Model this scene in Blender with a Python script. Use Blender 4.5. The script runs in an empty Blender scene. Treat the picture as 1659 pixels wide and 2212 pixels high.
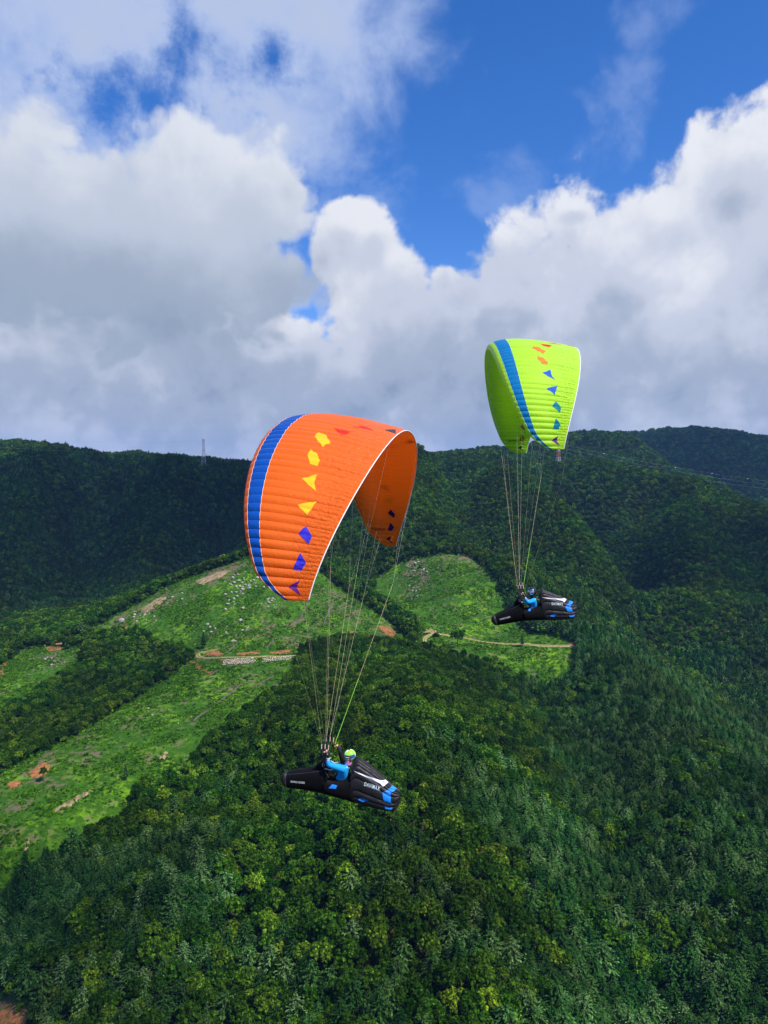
import bpy, bmesh, math, random
import numpy as np
from mathutils import Vector, Matrix, Euler

S = bpy.context.scene
C = S.collection
R = math.radians
random.seed(7)
RNG = np.random.default_rng(7)

# ------------------------------------------------------------------ camera
CAM_PITCH = R(3.3)
FPX, CXP, CYP = 1579.0, 829.5, 1106.0          # focal length and centre for a 1659 x 2212 frame
cam = bpy.data.cameras.new('camera')
cam.sensor_fit = 'VERTICAL'
cam.sensor_height = 36.0
cam.lens = FPX / 2212.0 * 36.0
cam.clip_start = 0.3
cam.clip_end = 60000
cam_ob = bpy.data.objects.new('camera', cam)
C.objects.link(cam_ob)
cam_ob.rotation_euler = (R(90) - CAM_PITCH, 0, 0)
S.camera = cam_ob
S.render.resolution_x, S.render.resolution_y = 768, 1024

# ------------------------------------------------------------------ sun, sky, exposure
SUN_DIR = Vector((0.46, -0.38, 0.79)).normalized()     # towards the sun: high, behind and to the right
sun = bpy.data.lights.new('sun', 'SUN')
sun.energy = 5.0
sun.angle = R(0.55)
sun.color = (1.0, 0.955, 0.88)
sun_ob = bpy.data.objects.new('sun', sun)
C.objects.link(sun_ob)
sun_ob.rotation_euler = SUN_DIR.to_track_quat('Z', 'Y').to_euler()
sun_ob.location = (0, 0, 400)

S.view_settings.view_transform = 'Standard'
S.view_settings.look = 'None'
S.view_settings.exposure = 0.28
S.view_settings.gamma = 1.0
S.view_settings.use_curve_mapping = False
S.cycles.use_denoising = True
S.cycles.max_bounces = 6
S.cycles.diffuse_bounces = 3
S.cycles.transmission_bounces = 4
S.cycles.volume_bounces = 1
S.cycles.transparent_max_bounces = 8
S.cycles.sample_clamp_indirect = 4.0


def ray(px, py):
    X = (px - CXP) / FPX
    Z = (CYP - py) / FPX
    c, s = math.cos(CAM_PITCH), math.sin(CAM_PITCH)
    return np.array([X, c + s * Z, -s + c * Z])


class NT:
    """tiny helper for node trees"""
    def __init__(self, tree):
        self.t = tree
        self.n = tree.nodes
        self.l = tree.links

    def new(self, typ, **kw):
        n = self.n.new(typ)
        for k, v in kw.items():
            setattr(n, k, v)
        return n

    def put(self, sock, v):
        if v is None:
            return
        if isinstance(v, bpy.types.NodeSocket):
            self.l.new(v, sock)
        else:
            sock.default_value = v

    def math(self, op, a=None, b=None, c=None, clamp=False):
        n = self.new('ShaderNodeMath', operation=op, use_clamp=clamp)
        for i, v in enumerate((a, b, c)):
            self.put(n.inputs[i], v)
        return n.outputs[0]

    def vmath(self, op, a=None, b=None):
        n = self.new('ShaderNodeVectorMath', operation=op)
        self.put(n.inputs[0], a)
        self.put(n.inputs[1], b)
        return n.outputs['Value'] if op in ('LENGTH', 'DOT_PRODUCT', 'DISTANCE') else n.outputs[0]

    def vscale(self, a, s):
        n = self.new('ShaderNodeVectorMath', operation='SCALE')
        self.put(n.inputs[0], a)
        self.put(n.inputs['Scale'], s)
        return n.outputs[0]

    def sstep(self, x, lo, hi, a=0.0, b=1.0):
        n = self.new('ShaderNodeMapRange', interpolation_type='SMOOTHSTEP')
        for i, v in enumerate((x, lo, hi, a, b)):
            self.put(n.inputs[i], v)
        return n.outputs[0]

    def noise(self, vec, scale, detail=4.0, rough=0.5, dist=0.0, lac=2.0):
        n = self.new('ShaderNodeTexNoise')
        self.put(n.inputs['Vector'], vec)
        n.inputs['Scale'].default_value = scale
        n.inputs['Detail'].default_value = detail
        n.inputs['Roughness'].default_value = rough
        n.inputs['Distortion'].default_value = dist
        n.inputs['Lacunarity'].default_value = lac
        return n.outputs['Fac']

    def mix(self, fac, a, b):
        n = self.new('ShaderNodeMix', data_type='RGBA')
        self.put(n.inputs['Factor'], fac)
        for s, v in ((n.inputs[6], a), (n.inputs[7], b)):
            if isinstance(v, (tuple, list)) and len(v) == 3:
                v = (*v, 1.0)
            self.put(s, v)
        return n.outputs[2]

    def fmix(self, fac, a, b):
        n = self.new('ShaderNodeMix', data_type='FLOAT')
        self.put(n.inputs[0], fac)
        self.put(n.inputs[2], a)
        self.put(n.inputs[3], b)
        return n.outputs[0]


def azel(px, py):
    d = ray(px, py)
    return math.atan2(d[0], d[1]), math.atan2(d[2], math.hypot(d[0], d[1]))


def build_world():
    w = bpy.data.worlds.new('World')
    S.world = w
    w.use_nodes = True
    T = NT(w.node_tree)
    T.n.clear()
    out = T.new('ShaderNodeOutputWorld')
    sky = T.new('ShaderNodeTexSky', sky_type='NISHITA')
    sky.sun_disc = False
    sky.sun_elevation = math.asin(SUN_DIR.z)
    sky.sun_rotation = math.atan2(SUN_DIR.x, SUN_DIR.y)
    sky.altitude = 400
    sky.air_density = 1.0
    sky.dust_density = 0.25
    sky.ozone_density = 3.0
    hs = T.new('ShaderNodeHueSaturation')
    hs.inputs['Saturation'].default_value = 1.32
    hs.inputs['Value'].default_value = 1.0
    T.l.new(sky.outputs[0], hs.inputs['Color'])
    gm = T.new('ShaderNodeMix', data_type='RGBA', blend_type='MULTIPLY')
    gm.inputs['Factor'].default_value = 1.0
    T.l.new(hs.outputs[0], gm.inputs[6])
    gm.inputs[7].default_value = (1.15, 1.12, 1.45, 1)
    bg_sky = T.new('ShaderNodeBackground')
    bg_sky.inputs['Strength'].default_value = 0.100
    T.l.new(gm.outputs[2], bg_sky.inputs['Color'])

    tc = T.new('ShaderNodeTexCoord')
    d = tc.outputs['Generated']
    sep = T.new('ShaderNodeSeparateXYZ')
    T.l.new(d, sep.inputs[0])
    az = T.math('ARCTAN2', sep.outputs[0], sep.outputs[1])
    el = T.math('ARCSINE', sep.outputs[2])

    # a shared warp gives every cloud the same billowing outline
    big = T.noise(d, 4.0, 2.0, 0.5)
    fine = T.noise(d, 8.0, 8.0, 0.57, 0.2)
    med = T.noise(d, 24.0, 5.0, 0.62)
    vor = T.new('ShaderNodeTexVoronoi', feature='F1')
    vor.inputs['Scale'].default_value = 17.0
    vor.inputs['Detail'].default_value = 1.5
    vor.inputs['Roughness'].default_value = 0.6
    vor.inputs['Lacunarity'].default_value = 2.3
    dw = T.vmath('ADD', d, T.vscale(T.vmath('SUBTRACT', T_noise_col(T, d, 16.0), (0.5, 0.5, 0.5)), 0.05))
    T.l.new(dw, vor.inputs['Vector'])
    puff = T.math('SUBTRACT', 0.5, vor.outputs['Distance'])

    def blobs(lst):
        tot = None
        for (px, py, rx, ry) in lst:
            a0, e0 = azel(px, py)
            ra, re = rx / FPX, ry / FPX
            ca = math.cos(e0)
            dx = T.math('MULTIPLY', T.math('SUBTRACT', az, a0), ca / ra)
            dy = T.math('DIVIDE', T.math('SUBTRACT', el, e0), re)
            q = T.math('SUBTRACT', 1.0, T.math('SQRT', T.math('ADD', T.math('MULTIPLY', dx, dx), T.math('MULTIPLY', dy, dy))))
            tot = q if tot is None else T.math('SMOOTH_MAX', tot, q, 0.25)
        return tot

    # far bank of cumulus along the horizon, right side
    far = blobs([(1650, 590, 330, 300), (1570, 450, 170, 180), (1330, 640, 260, 230), (1120, 700, 230, 230), (960, 740, 180, 190),
                 (745, 520, 85, 90), (800, 550, 75, 95), (700, 560, 60, 80), (840, 640, 160, 130), (960, 615, 45, 60), (880, 700, 170, 120), (990, 650, 120, 80), (1450, 520, 160, 140),
                 (850, 870, 500, 180), (300, 880, 520, 170), (1500, 850, 520, 220), (640, 790, 130, 80), (330, 730, 420, 130), (1240, 470, 50, 24)])
    # nearer soft cloud, left side
    near = blobs([(300, 520, 420, 290), (540, 470, 170, 160), (420, 340, 120, 80), (60, 480, 300, 300), (600, 600, 150, 120), (230, 420, 190, 130),
                  (620, 420, 60, 60)])
    wisp = blobs([(100, 130, 380, 300), (350, 60, 200, 190), (580, 110, 210, 150), (500, 230, 190, 110), (20, 330, 300, 200), (700, 60, 110, 120)])
    gaps = blobs([(340, 225, 190, 95), (590, 125, 70, 60), (390, 110, 60, 130)])
    thin = blobs([(1370, 250, 75, 130), (1075, 420, 70, 70), (1400, 40, 70, 60), (1330, 640, 10, 10)])

    # the same sort of broken cumulus goes on all round, outside the blobs above
    def P(px, py):
        return azel(px, py)
    inx = T.sstep(T.math('ABSOLUTE', az), 0.62, 0.95)
    iny = T.sstep(el, 0.66, 0.95)
    elsewhere = T.math('MAXIMUM', inx, iny)
    gen = T.math('MULTIPLY_ADD', T.noise(d, 2.2, 4.0, 0.55), 4.2, -2.45)
    low = T.sstep(el, -0.1, 0.25, 0.45, 0.0)
    gen = T.math('ADD', gen, low)
    gen = T.fmix(elsewhere, -2.0, gen)

    edge = T.math('ADD', T.math('MULTIPLY_ADD', fine, 2.1, -1.05), T.math('ADD', T.math('MULTIPLY', puff, 0.36), T.math('MULTIPLY_ADD', med, 0.5, -0.25)))
    fard = T.math('ADD', T.math('MAXIMUM', T.math('MULTIPLY', far, 1.35), gen), edge)
    hole = T.sstep(T.math('ABSOLUTE', T.math('SUBTRACT', az, azel(732, 690)[0])), 0.015, 0.05)
    fard = T.math('ADD', fard, T.math('MULTIPLY', T.sstep(el, 0.25, 0.10), T.math('MAXIMUM', T.math('MULTIPLY_ADD', hole, 0.9, 0.1), T.sstep(el, 0.15, 0.10))))
    nedge = T.math('ADD', T.math('MULTIPLY_ADD', fine, 1.2, -0.60), T.math('MULTIPLY', puff, 0.55))
    neard = T.math('ADD', T.math('MULTIPLY', near, 1.35), nedge)
    wispd = T.math('ADD', wisp, T.math('SUBTRACT', T.math('MULTIPLY_ADD', fine, 4.2, -1.98), T.math('MULTIPLY', T.math('MAXIMUM', T.math('ADD', gaps, T.math('MULTIPLY_ADD', med, 2.4, -1.2)), 0.0), 1.15)))
    thind = T.math('ADD', thin, T.math('MULTIPLY_ADD', fine, 6.5, -3.7))
    m_far = T.sstep(fard, -0.04, 0.30)
    m_near = T.sstep(neard, -0.04, 0.42)
    m_wisp = T.math('MAXIMUM', T.math('MULTIPLY', T.sstep(wispd, -0.75, 0.85), 0.93), T.math('MULTIPLY', T.sstep(thind, -0.4, 0.9), 0.30))

    # light and shade of the billows: compare with the density a little towards the sun
    sd = Vector((0.35, 0.0, 0.9)).normalized() * 0.05
    n2 = T.noise(T.vmath('ADD', d, tuple(sd)), 8.0, 6.0, 0.57, 0.2)
    rel = T.math('ADD', T.math('MULTIPLY', T.math('SUBTRACT', fine, n2), 1.5), T.math('ADD', T.math('MULTIPLY_ADD', med, 0.34, -0.17), T.math('MULTIPLY', puff, 0.35)))

    lt_far = T.math('ADD', T.math('MULTIPLY_ADD', T.sstep(fard, 0.05, 1.7), -0.40, 0.98), T.math('MULTIPLY', rel, 0.68))
    lt_far = T.math('SUBTRACT', lt_far, T.sstep(el, 0.27, 0.04, 0.0, 0.17))
    lt_far = T.math('ADD', lt_far, T.math('MULTIPLY_ADD', big, 0.7, -0.33))
    lt_far = T.math('ADD', lt_far, T.sstep(el, 0.10, 0.02, 0.0, 0.14))
    lt_near = T.math('ADD', T.math('MULTIPLY_ADD', T.sstep(neard, 0.1, 1.6), -0.12, 0.94), T.math('MULTIPLY', rel, 0.30))
    lt_near = T.math('SUBTRACT', lt_near, T.sstep(el, 0.37, 0.17, 0.0, 0.60))
    lt_near = T.math('ADD', lt_near, T.math('MULTIPLY_ADD', big, 0.35, -0.18))
    c_far = ramp(T, lt_far, [(0.0, (0.29, 0.36, 0.51)), (0.35, (0.45, 0.52, 0.66)), (0.68, (0.67, 0.72, 0.85)), (1.0, (0.92, 0.94, 1.0))])
    c_near = ramp(T, lt_near, [(0.0, (0.25, 0.33, 0.47)), (0.35, (0.40, 0.48, 0.61)), (0.70, (0.60, 0.67, 0.80)), (1.0, (0.84, 0.88, 0.96))])
    c_wisp = T.mix(T.sstep(wispd, 0.0, 1.6), (0.50, 0.63, 0.95), (0.58, 0.66, 0.86))
    col = T.mix(m_near, c_far, c_near)
    mask = T.math('MAXIMUM', m_far, m_near)
    over = T.math('MULTIPLY', m_wisp, T.math('SUBTRACT', 1.0, mask))
    col = T.mix(T.math('DIVIDE', over, T.math('ADD', T.math('ADD', over, mask), 0.001)), col, c_wisp)
    mask = T.math('ADD', mask, over)
    bg_c = T.new('ShaderNodeBackground')
    bg_c.inputs['Strength'].default_value = 0.76
    T.l.new(col, bg_c.inputs['Color'])
    ms = T.new('ShaderNodeMixShader')
    T.l.new(mask, ms.inputs[0])
    T.l.new(bg_sky.outputs[0], ms.inputs[1])
    T.l.new(bg_c.outputs[0], ms.inputs[2])
    T.l.new(ms.outputs[0], out.inputs['Surface'])
    w.cycles.sampling_method = 'MANUAL'
    w.cycles.sample_map_resolution = 512


def T_noise_col(T, vec, scale):
    n = T.new('ShaderNodeTexNoise')
    T.put(n.inputs['Vector'], vec)
    n.inputs['Scale'].default_value = scale
    n.inputs['Detail'].default_value = 4.0
    return n.outputs['Color']


def ramp(T, fac, stops, interp='EASE'):
    n = T.new('ShaderNodeValToRGB')
    n.color_ramp.interpolation = interp
    e = n.color_ramp.elements
    while len(e) > 1:
        e.remove(e[-1])
    for i, (p, c) in enumerate(stops):
        x = e[0] if i == 0 else e.new(p)
        x.position = p
        x.color = (*c, 1.0)
    T.put(n.inputs[0], fac)
    return n.outputs[0]


build_world()

# ------------------------------------------------------------------ object helpers
def tag(o, label=None, cat=None, group=None, kind=None):
    for k, v in (('label', label), ('category', cat), ('group', group), ('kind', kind)):
        if v is not None:
            o[k] = v
    return o


def link(name, me, mats=None, parent=None, smooth=False):
    o = bpy.data.objects.new(name, me)
    C.objects.link(o)
    if mats is not None and len(me.materials) == 0:
        for m in (mats if isinstance(mats, (list, tuple)) else [mats]):
            me.materials.append(m)
    if parent is not None:
        o.parent = parent
    if smooth:
        me.shade_smooth()
    return o


def empty(name, loc=(0, 0, 0), rot=None, parent=None):
    o = bpy.data.objects.new(name, None)
    C.objects.link(o)
    o.location = loc
    o.empty_display_size = 0.2
    if rot is not None:
        o.rotation_euler = rot
    if parent is not None:
        o.parent = parent
    return o


def mesh(name, v, f, mi=None):
    me = bpy.data.meshes.new(name)
    me.from_pydata([tuple(map(float, p)) for p in v], [], f)
    if mi is not None:
        me.polygons.foreach_set('material_index', mi)
    me.update()
    return me


def tube(pts, rad, n=5, closed_caps=True):
    """tube along a polyline; rad is a number or one number per point"""
    pts = [Vector(p) for p in pts]
    rad = [rad] * len(pts) if not hasattr(rad, '__len__') else rad
    V, F = [], []
    up = Vector((0, 0, 1))
    for i, p in enumerate(pts):
        t = (pts[min(i + 1, len(pts) - 1)] - pts[max(i - 1, 0)]).normalized()
        a = t.cross(up if abs(t.z) < 0.95 else Vector((1, 0, 0))).normalized()
        b = t.cross(a)
        for k in range(n):
            q = 2 * math.pi * k / n
            V.append(p + (a * math.cos(q) + b * math.sin(q)) * rad[i])
    for i in range(len(pts) - 1):
        for k in range(n):
            F.append((i * n + k, i * n + (k + 1) % n, (i + 1) * n + (k + 1) % n, (i + 1) * n + k))
    if closed_caps:
        F.append(tuple(range(n))[::-1])
        F.append(tuple((len(pts) - 1) * n + k for k in range(n)))
    return V, F


def join(parts):
    V, F = [], []
    for v, f in parts:
        o = len(V)
        V += list(v)
        F += [tuple(i + o for i in q) for q in f]
    return V, F


def mat(name, col, rough=0.6, trans=0.0, spec=0.3, metal=0.0, coat=0.0):
    m = bpy.data.materials.new(name)
    m.use_nodes = True
    T = NT(m.node_tree)
    b = T.n['Principled BSDF']
    b.inputs['Base Color'].default_value = (*col, 1)
    b.inputs['Roughness'].default_value = rough
    b.inputs['Specular IOR Level'].default_value = spec
    b.inputs['Metallic'].default_value = metal
    b.inputs['Coat Weight'].default_value = coat
    return m


# ------------------------------------------------------------------ value noise for the land
def vnoise(x, y, seed=0):
    xi = np.floor(x).astype(np.int64)
    yi = np.floor(y).astype(np.int64)
    fx = x - xi
    fy = y - yi
    fx = fx * fx * fx * (fx * (fx * 6 - 15) + 10)
    fy = fy * fy * fy * (fy * (fy * 6 - 15) + 10)

    def h(a, b):
        n = (a * 374761393 + b * 668265263 + seed * 1442695041) & 0x7fffffff
        n = ((n ^ (n >> 13)) * 1274126177) & 0x7fffffff
        n = (n ^ (n >> 16)) & 0xffff
        return n / 65535.0
    return (h(xi, yi) * (1 - fx) + h(xi + 1, yi) * fx) * (1 - fy) + (h(xi, yi + 1) * (1 - fx) + h(xi + 1, yi + 1) * fx) * fy


def fbm(x, y, octs=4, seed=0, gain=0.5):
    s, a, n = 0.0, 1.0, 0.0
    for o in range(octs):
        s = s + a * vnoise(x * 2 ** o, y * 2 ** o, seed + o * 17)
        n += a
        a *= gain
    return s / n


# ------------------------------------------------------------------ the land: a thin-plate sheet through surveyed spots
# (frame x, frame y, metres ahead, height of the trees that stand there)
CTRL = [
    # foot of the near forest
    (-250, 2250, 245, 9), (0, 2150, 248, 9), (400, 2230, 214, 9), (829, 2230, 205, 9), (1250, 2230, 209, 9), (1659, 2230, 228, 9), (1950, 2200, 255, 9),
    # the near wooded spur
    (600, 1900, 265, 9), (900, 1900, 262, 9), (1200, 1900, 275, 9), (1500, 1900, 300, 9), (1700, 1850, 335, 9), (300, 1960, 268, 9), (100, 2010, 276, 9),
    (-60, 1980, 296, 6), (700, 1650, 345, 9), (1000, 1650, 350, 9), (1300, 1700, 360, 9), (1500, 1650, 410, 9), (1700, 1600, 480, 9),
    (430, 1745, 345, 9), (550, 1600, 395, 9), (750, 1500, 440, 9), (1000, 1510, 455, 9), (1250, 1560, 455, 9), (1400, 1500, 520, 9), (1659, 1460, 640, 9),
    (870, 1425, 545, 9), (1100, 1480, 510, 9), (700, 1440, 520, 9),
    # second clearing
    (1180, 1485, 560, 0), (1245, 1400, 640, 0), (1000, 1385, 650, 0), (920, 1372, 655, 0), (880, 1398, 610, 0), (1060, 1432, 592, 0), (1120, 1400, 635, 0),
    (960, 1202, 860, 0), (1030, 1209, 860, 0), (880, 1300, 740, 0), (1000, 1300, 745, 0), (1100, 1330, 720, 0),
    (950, 1110, 1000, 10), (890, 1010, 1260, 13), (830, 1300, 790, 14), (790, 1230, 880, 14), (1080, 1200, 930, 10),
    # clearing hill with boulders, and the lower left clearing
    (430, 1422, 595, 0), (640, 1418, 590, 0), (530, 1408, 600, 0), (610, 1178, 800, 0), (530, 1205, 800, 0), (370, 1266, 765, 0), (200, 1358, 722, 0),
    (100, 1398, 695, 0), (600, 1300, 690, 0), (450, 1335, 675, 0), (740, 1268, 760, 0), (860, 1352, 670, 0), (760, 1380, 625, 0),
    (350, 1400, 640, 8), (250, 1490, 530, 9), (100, 1560, 480, 9), (0, 1500, 540, 0), (-120, 1480, 560, 0), (60, 1450, 600, 0), (150, 1425, 640, 0),
    (400, 1440, 560, 0), (250, 1545, 470, 0), (100, 1625, 425, 0), (0, 1672, 395, 0), (-150, 1740, 370, 0),
    (400, 1560, 455, 0), (250, 1660, 395, 0), (100, 1780, 340, 0), (0, 1850, 318, 0), (560, 1490, 500, 0), (400, 1650, 395, 0), (200, 1790, 335, 0),
    # dark mountain across the valley
    (-250, 963, 1450, 13), (0, 968, 1500, 13), (100, 975, 1500, 13), (200, 989, 1480, 13), (300, 1003, 1450, 13), (360, 995, 1430, 13), (430, 1005, 1450, 13), (530, 1013, 1480, 13),
    (700, 1003, 1650, 13), (890, 987, 1700, 13), (0, 1150, 1150, 10), (200, 1150, 1180, 10), (430, 1100, 1210, 10), (-200, 1150, 1150, 10),
    (0, 1310, 950, 10), (300, 1250, 1010, 10), (600, 1080, 1200, 10), (760, 1120, 1050, 10),
    # wooded ridges to the right
    (980, 989, 1620, 13), (1050, 983, 1600, 13), (1150, 993, 1550, 13), (1220, 1001, 1450, 13), (1060, 1035, 1250, 13), (1150, 1095, 1150, 10), (1250, 1160, 1030, 10),
    (1340, 1245, 930, 10), (1400, 1345, 850, 8), (1300, 1015, 1420, 13), (1480, 1056, 1300, 13), (1659, 1112, 1150, 10), (1850, 1180, 1050, 10), (1500, 1200, 960, 10), (1659, 1300, 850, 8),
    (1450, 1365, 800, 8), (1560, 1425, 720, 8), (1270, 1300, 790, 9), (1170, 1370, 690, 9), (1300, 1410, 665, 9), (1230, 1085, 1300, 13), (1300, 1130, 1160, 10),
    (1360, 1170, 1060, 10),
    # far blue mountains
    (1250, 966, 1900, 17), (1310, 945, 2000, 17), (1390, 950, 2100, 17), (1440, 1005, 1900, 17), (1540, 1045, 1750, 13), (1390, 935, 2800, 17), (1430, 931, 2900, 17), (1500, 927, 2900, 17), (1600, 941, 2850, 17),
    (1659, 943, 2900, 17), (1900, 950, 2900, 17), (1620, 1050, 2150, 17),
]
# hidden ground behind the crests, and the wider country (x, y, z)
RAW = [(-230, 950, -138), (-330, 900, -168), (-440, 880, -182), (-100, 960, -118), (-800, 2300, -80), (0, 2500, -60), (300, 2400, -40), (500, 1750, -40), (900, 1400, -150),
       (1250, 1900, -60), (1500, 4200, -60), (3000, 3500, 60), (-3000, 2500, 80), (-2500, 500, -120), (2500, 600, -80), (0, -1500, -220), (-1500, -1200, -220), (1500, -1200, -220),
       (0, 60, -172), (-250, 60, -190), (250, 60, -190), (-3500, 5500, 60), (0, 5500, -40), (4000, 6000, 120), (-600, 600, -190), (-700, 1000, -165), (900, 800, -150), (620, 560, -195)]


# spurs (+) and gullies (-): spots along the line, height change, half width
FOLDS = [
    ([(880, 1410, 560), (900, 1500, 450), (920, 1650, 345), (930, 1900, 262), (940, 2230, 205)], 13, 55),
    ([(1110, 1300, 790), (1220, 1400, 680), (1400, 1560, 490), (1520, 1750, 355), (1659, 2000, 285)], 15, 42),
    ([(1185, 1500, 545), (1280, 1620, 410), (1330, 1800, 322), (1390, 2100, 248)], -17, 36),
    ([(1395, 1350, 850), (1500, 1420, 740), (1659, 1520, 600), (1800, 1600, 500)], -26, 60),
    ([(430, 1660, 392), (250, 1805, 332), (50, 1955, 300)], -9, 24),
    ([(620, 1700, 330), (560, 1900, 265), (500, 2150, 222)], -9, 26), ([(420, 1850, 300), (330, 2050, 250)], 8, 26),
    ([(90, 1040, 1360), (70, 1120, 1230), (10, 1280, 1000)], 52, 52), ([(375, 1050, 1290), (370, 1100, 1220), (310, 1190, 1090)], 56, 52),
    ([(230, 1050, 1350), (220, 1120, 1230), (170, 1230, 1060)], -54, 52), ([(490, 1060, 1310), (480, 1110, 1210), (430, 1190, 1060)], -46, 48), ([(600, 1060, 1300), (590, 1100, 1180)], 36, 48),
    ([(905, 1030, 1330), (925, 1085, 1130), (890, 1170, 950)], 40, 52), ([(975, 1030, 1380), (985, 1070, 1200), (1010, 1150, 1000)], -50, 48),
    ([(1095, 1065, 1190), (1160, 1100, 1110), (1250, 1160, 1020), (1340, 1250, 920), (1385, 1330, 850)], 42, 58),
    ([(1235, 1080, 1280), (1320, 1160, 1110), (1400, 1290, 930)], -62, 52),
    ([(1330, 1022, 1400), (1480, 1056, 1300), (1659, 1112, 1150), (1800, 1160, 1080)], 12, 70),
    ([(1490, 1110, 1160), (1500, 1200, 960), (1470, 1330, 850)], 34, 55), ([(1610, 1130, 1090), (1620, 1230, 920)], -34, 55), ([(1400, 1080, 1260), (1420, 1180, 1040)], -26, 50),
    ([(1370, 985, 1930), (1430, 1012, 1860), (1540, 1050, 1730)], 26, 90), ([(1430, 990, 2350), (1560, 1040, 2050), (1700, 1100, 1800)], -80, 190), ([(1520, 975, 2600), (1570, 1010, 2350)], 40, 130),
]


def _fold_lines():
    out = []
    for line, amp, w in FOLDS:
        q = []
        for px, py, dep in line:
            r = ray(px, py)
            q.append((r[0] / r[1] * dep, dep))
        out.append((np.array(q), amp, w))
    return out


def fold_height(x, y):
    h = np.zeros(x.shape)
    for q, amp, w in FOLD_LINES:
        best = np.full(x.shape, 1e9)
        for a, b in zip(q[:-1], q[1:]):
            ab = b - a
            t = np.clip(((x - a[0]) * ab[0] + (y - a[1]) * ab[1]) / (ab @ ab), 0, 1)
            best = np.minimum(best, (x - a[0] - t * ab[0]) ** 2 + (y - a[1] - t * ab[1]) ** 2)
        h += amp * np.exp(-best / (w * w))
    return h


FOLD_LINES = _fold_lines()


def _pts():
    out = []
    for px, py, dep, tree in CTRL:
        r = ray(px, py)
        p = r * (dep / r[1])
        out.append((p[0], p[1], p[2] - tree))
    return np.array(out + RAW)


CP = _pts()
SC = 1000.0


def _tps():
    n = len(CP)
    xy = CP[:, :2] / SC
    d2 = ((xy[:, None] - xy[None]) ** 2).sum(-1)
    K = 0.5 * d2 * np.log(d2 + 1e-12) + np.eye(n) * 1e-4
    Pm = np.hstack([np.ones((n, 1)), xy])
    A = np.block([[K, Pm], [Pm.T, np.zeros((3, 3))]])
    return np.linalg.solve(A, np.concatenate([CP[:, 2], np.zeros(3)]))


TW = _tps()


def land(x, y):
    x = np.asarray(x, float)
    y = np.asarray(y, float)
    shp = x.shape
    X = np.stack([x.ravel(), y.ravel()], 1) / SC
    out = np.empty(len(X))
    for i in range(0, len(X), 20000):
        q = X[i:i + 20000]
        d2 = ((q[:, None] - CP[None, :, :2] / SC) ** 2).sum(-1)
        out[i:i + 20000] = (0.5 * d2 * np.log(d2 + 1e-12)) @ TW[:-3] + TW[-3] + q @ TW[-2:]
    r = np.hypot(X[:, 0], X[:, 1])
    far = np.clip((r - 4.5) / 6, 0, 1)
    out = np.clip(out, -320, 420) * (1 - far) + far * 30
    xx, yy = X[:, 0] * SC, X[:, 1] * SC
    out = out + fold_height(xx, yy)
    ampf = np.clip((yy - 780) / 700, 0, 1)
    rid = 1 - np.abs(2 * fbm(xx / 260 + 3.1, yy / 260 + 1.7, 4, 5) - 1) * 2
    out = out + ampf * (rid - 0.5) * 26
    fold = 1 - np.abs(2 * fbm(xx / 130 + 0.3 * yy / 130, yy / 240 + 7, 3, 23) - 1) * 2
    out = out + (fold - 0.5) * 9 * np.clip((xx / np.maximum(yy, 1) - 0.05) / 0.12, 0, 1) * (1 - ampf)
    out = out + (fbm(xx / 70, yy / 70, 4, 11) - 0.5) * (5 + 8 * ampf)
    return out.reshape(shp)


def hit(px, py, dmin=170, dmax=3500):
    """where the sight line through a frame spot meets the land"""
    r = ray(px, py)
    r = r / r[1]
    d = dmin * (dmax / dmin) ** np.linspace(0, 1, 500)
    z = r[2] * d - land(r[0] * d, d)
    k = np.where(z < 0)[0]
    if len(k) and k[0] > 0:
        i = k[0]
        a = z[i - 1] / (z[i - 1] - z[i])
        dd = d[i - 1] + (d[i] - d[i - 1]) * a
    elif len(k):
        dd = d[0]
    else:
        dd = d[np.argmin(z / d)]
    return np.array([r[0] * dd, dd, float(land(np.array([r[0] * dd]), np.array([dd]))[0])])


def hits(lst, dmin=170, dmax=3500):
    return np.array([hit(a, b, dmin, dmax) for a, b in lst])


def inside(poly, x, y):
    px, py = poly[:, 0], poly[:, 1]
    c = np.zeros(x.shape, bool)
    j = len(poly) - 1
    for i in range(len(poly)):
        k = ((py[i] > y) != (py[j] > y)) & (x < (px[j] - px[i]) * (y - py[i]) / (py[j] - py[i] + 1e-12) + px[i])
        c ^= k
        j = i
    return c


HILL = hits([(95, 1400), (200, 1357), (370, 1264), (530, 1206), (610, 1180), (660, 1200), (700, 1242), (780, 1300), (860, 1352), (892, 1386), (872, 1403), (800, 1392),
             (735, 1384), (700, 1400), (650, 1412), (645, 1448), (600, 1500), (560, 1532), (490, 1578), (430, 1635), (395, 1682), (310, 1725), (272, 1782),
             (165, 1832), (125, 1868), (60, 1905), (0, 1940), (-160, 2020), (-160, 1745), (0, 1668), (60, 1641), (180, 1580), (290, 1512), (380, 1452),
             (412, 1424), (380, 1402), (335, 1396), (312, 1368), (250, 1372), (180, 1386)], 200, 860)
WEST = hits([(-120, 1440), (0, 1437), (50, 1402), (110, 1396), (185, 1400), (172, 1440), (120, 1482), (60, 1522), (0, 1545), (-120, 1590)], 300, 800)
GLADE = hits([(895, 1207), (940, 1198), (1030, 1209), (1046, 1222), (1085, 1275), (1098, 1318), (1120, 1340), (1180, 1368), (1246, 1390), (1252, 1430), (1240, 1462),
              (1200, 1488), (1150, 1480), (1080, 1450), (1000, 1430), (930, 1412), (884, 1402), (898, 1380), (905, 1358), (868, 1330), (830, 1304), (800, 1287), (812, 1250), (850, 1225)], 400, 900)
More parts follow.
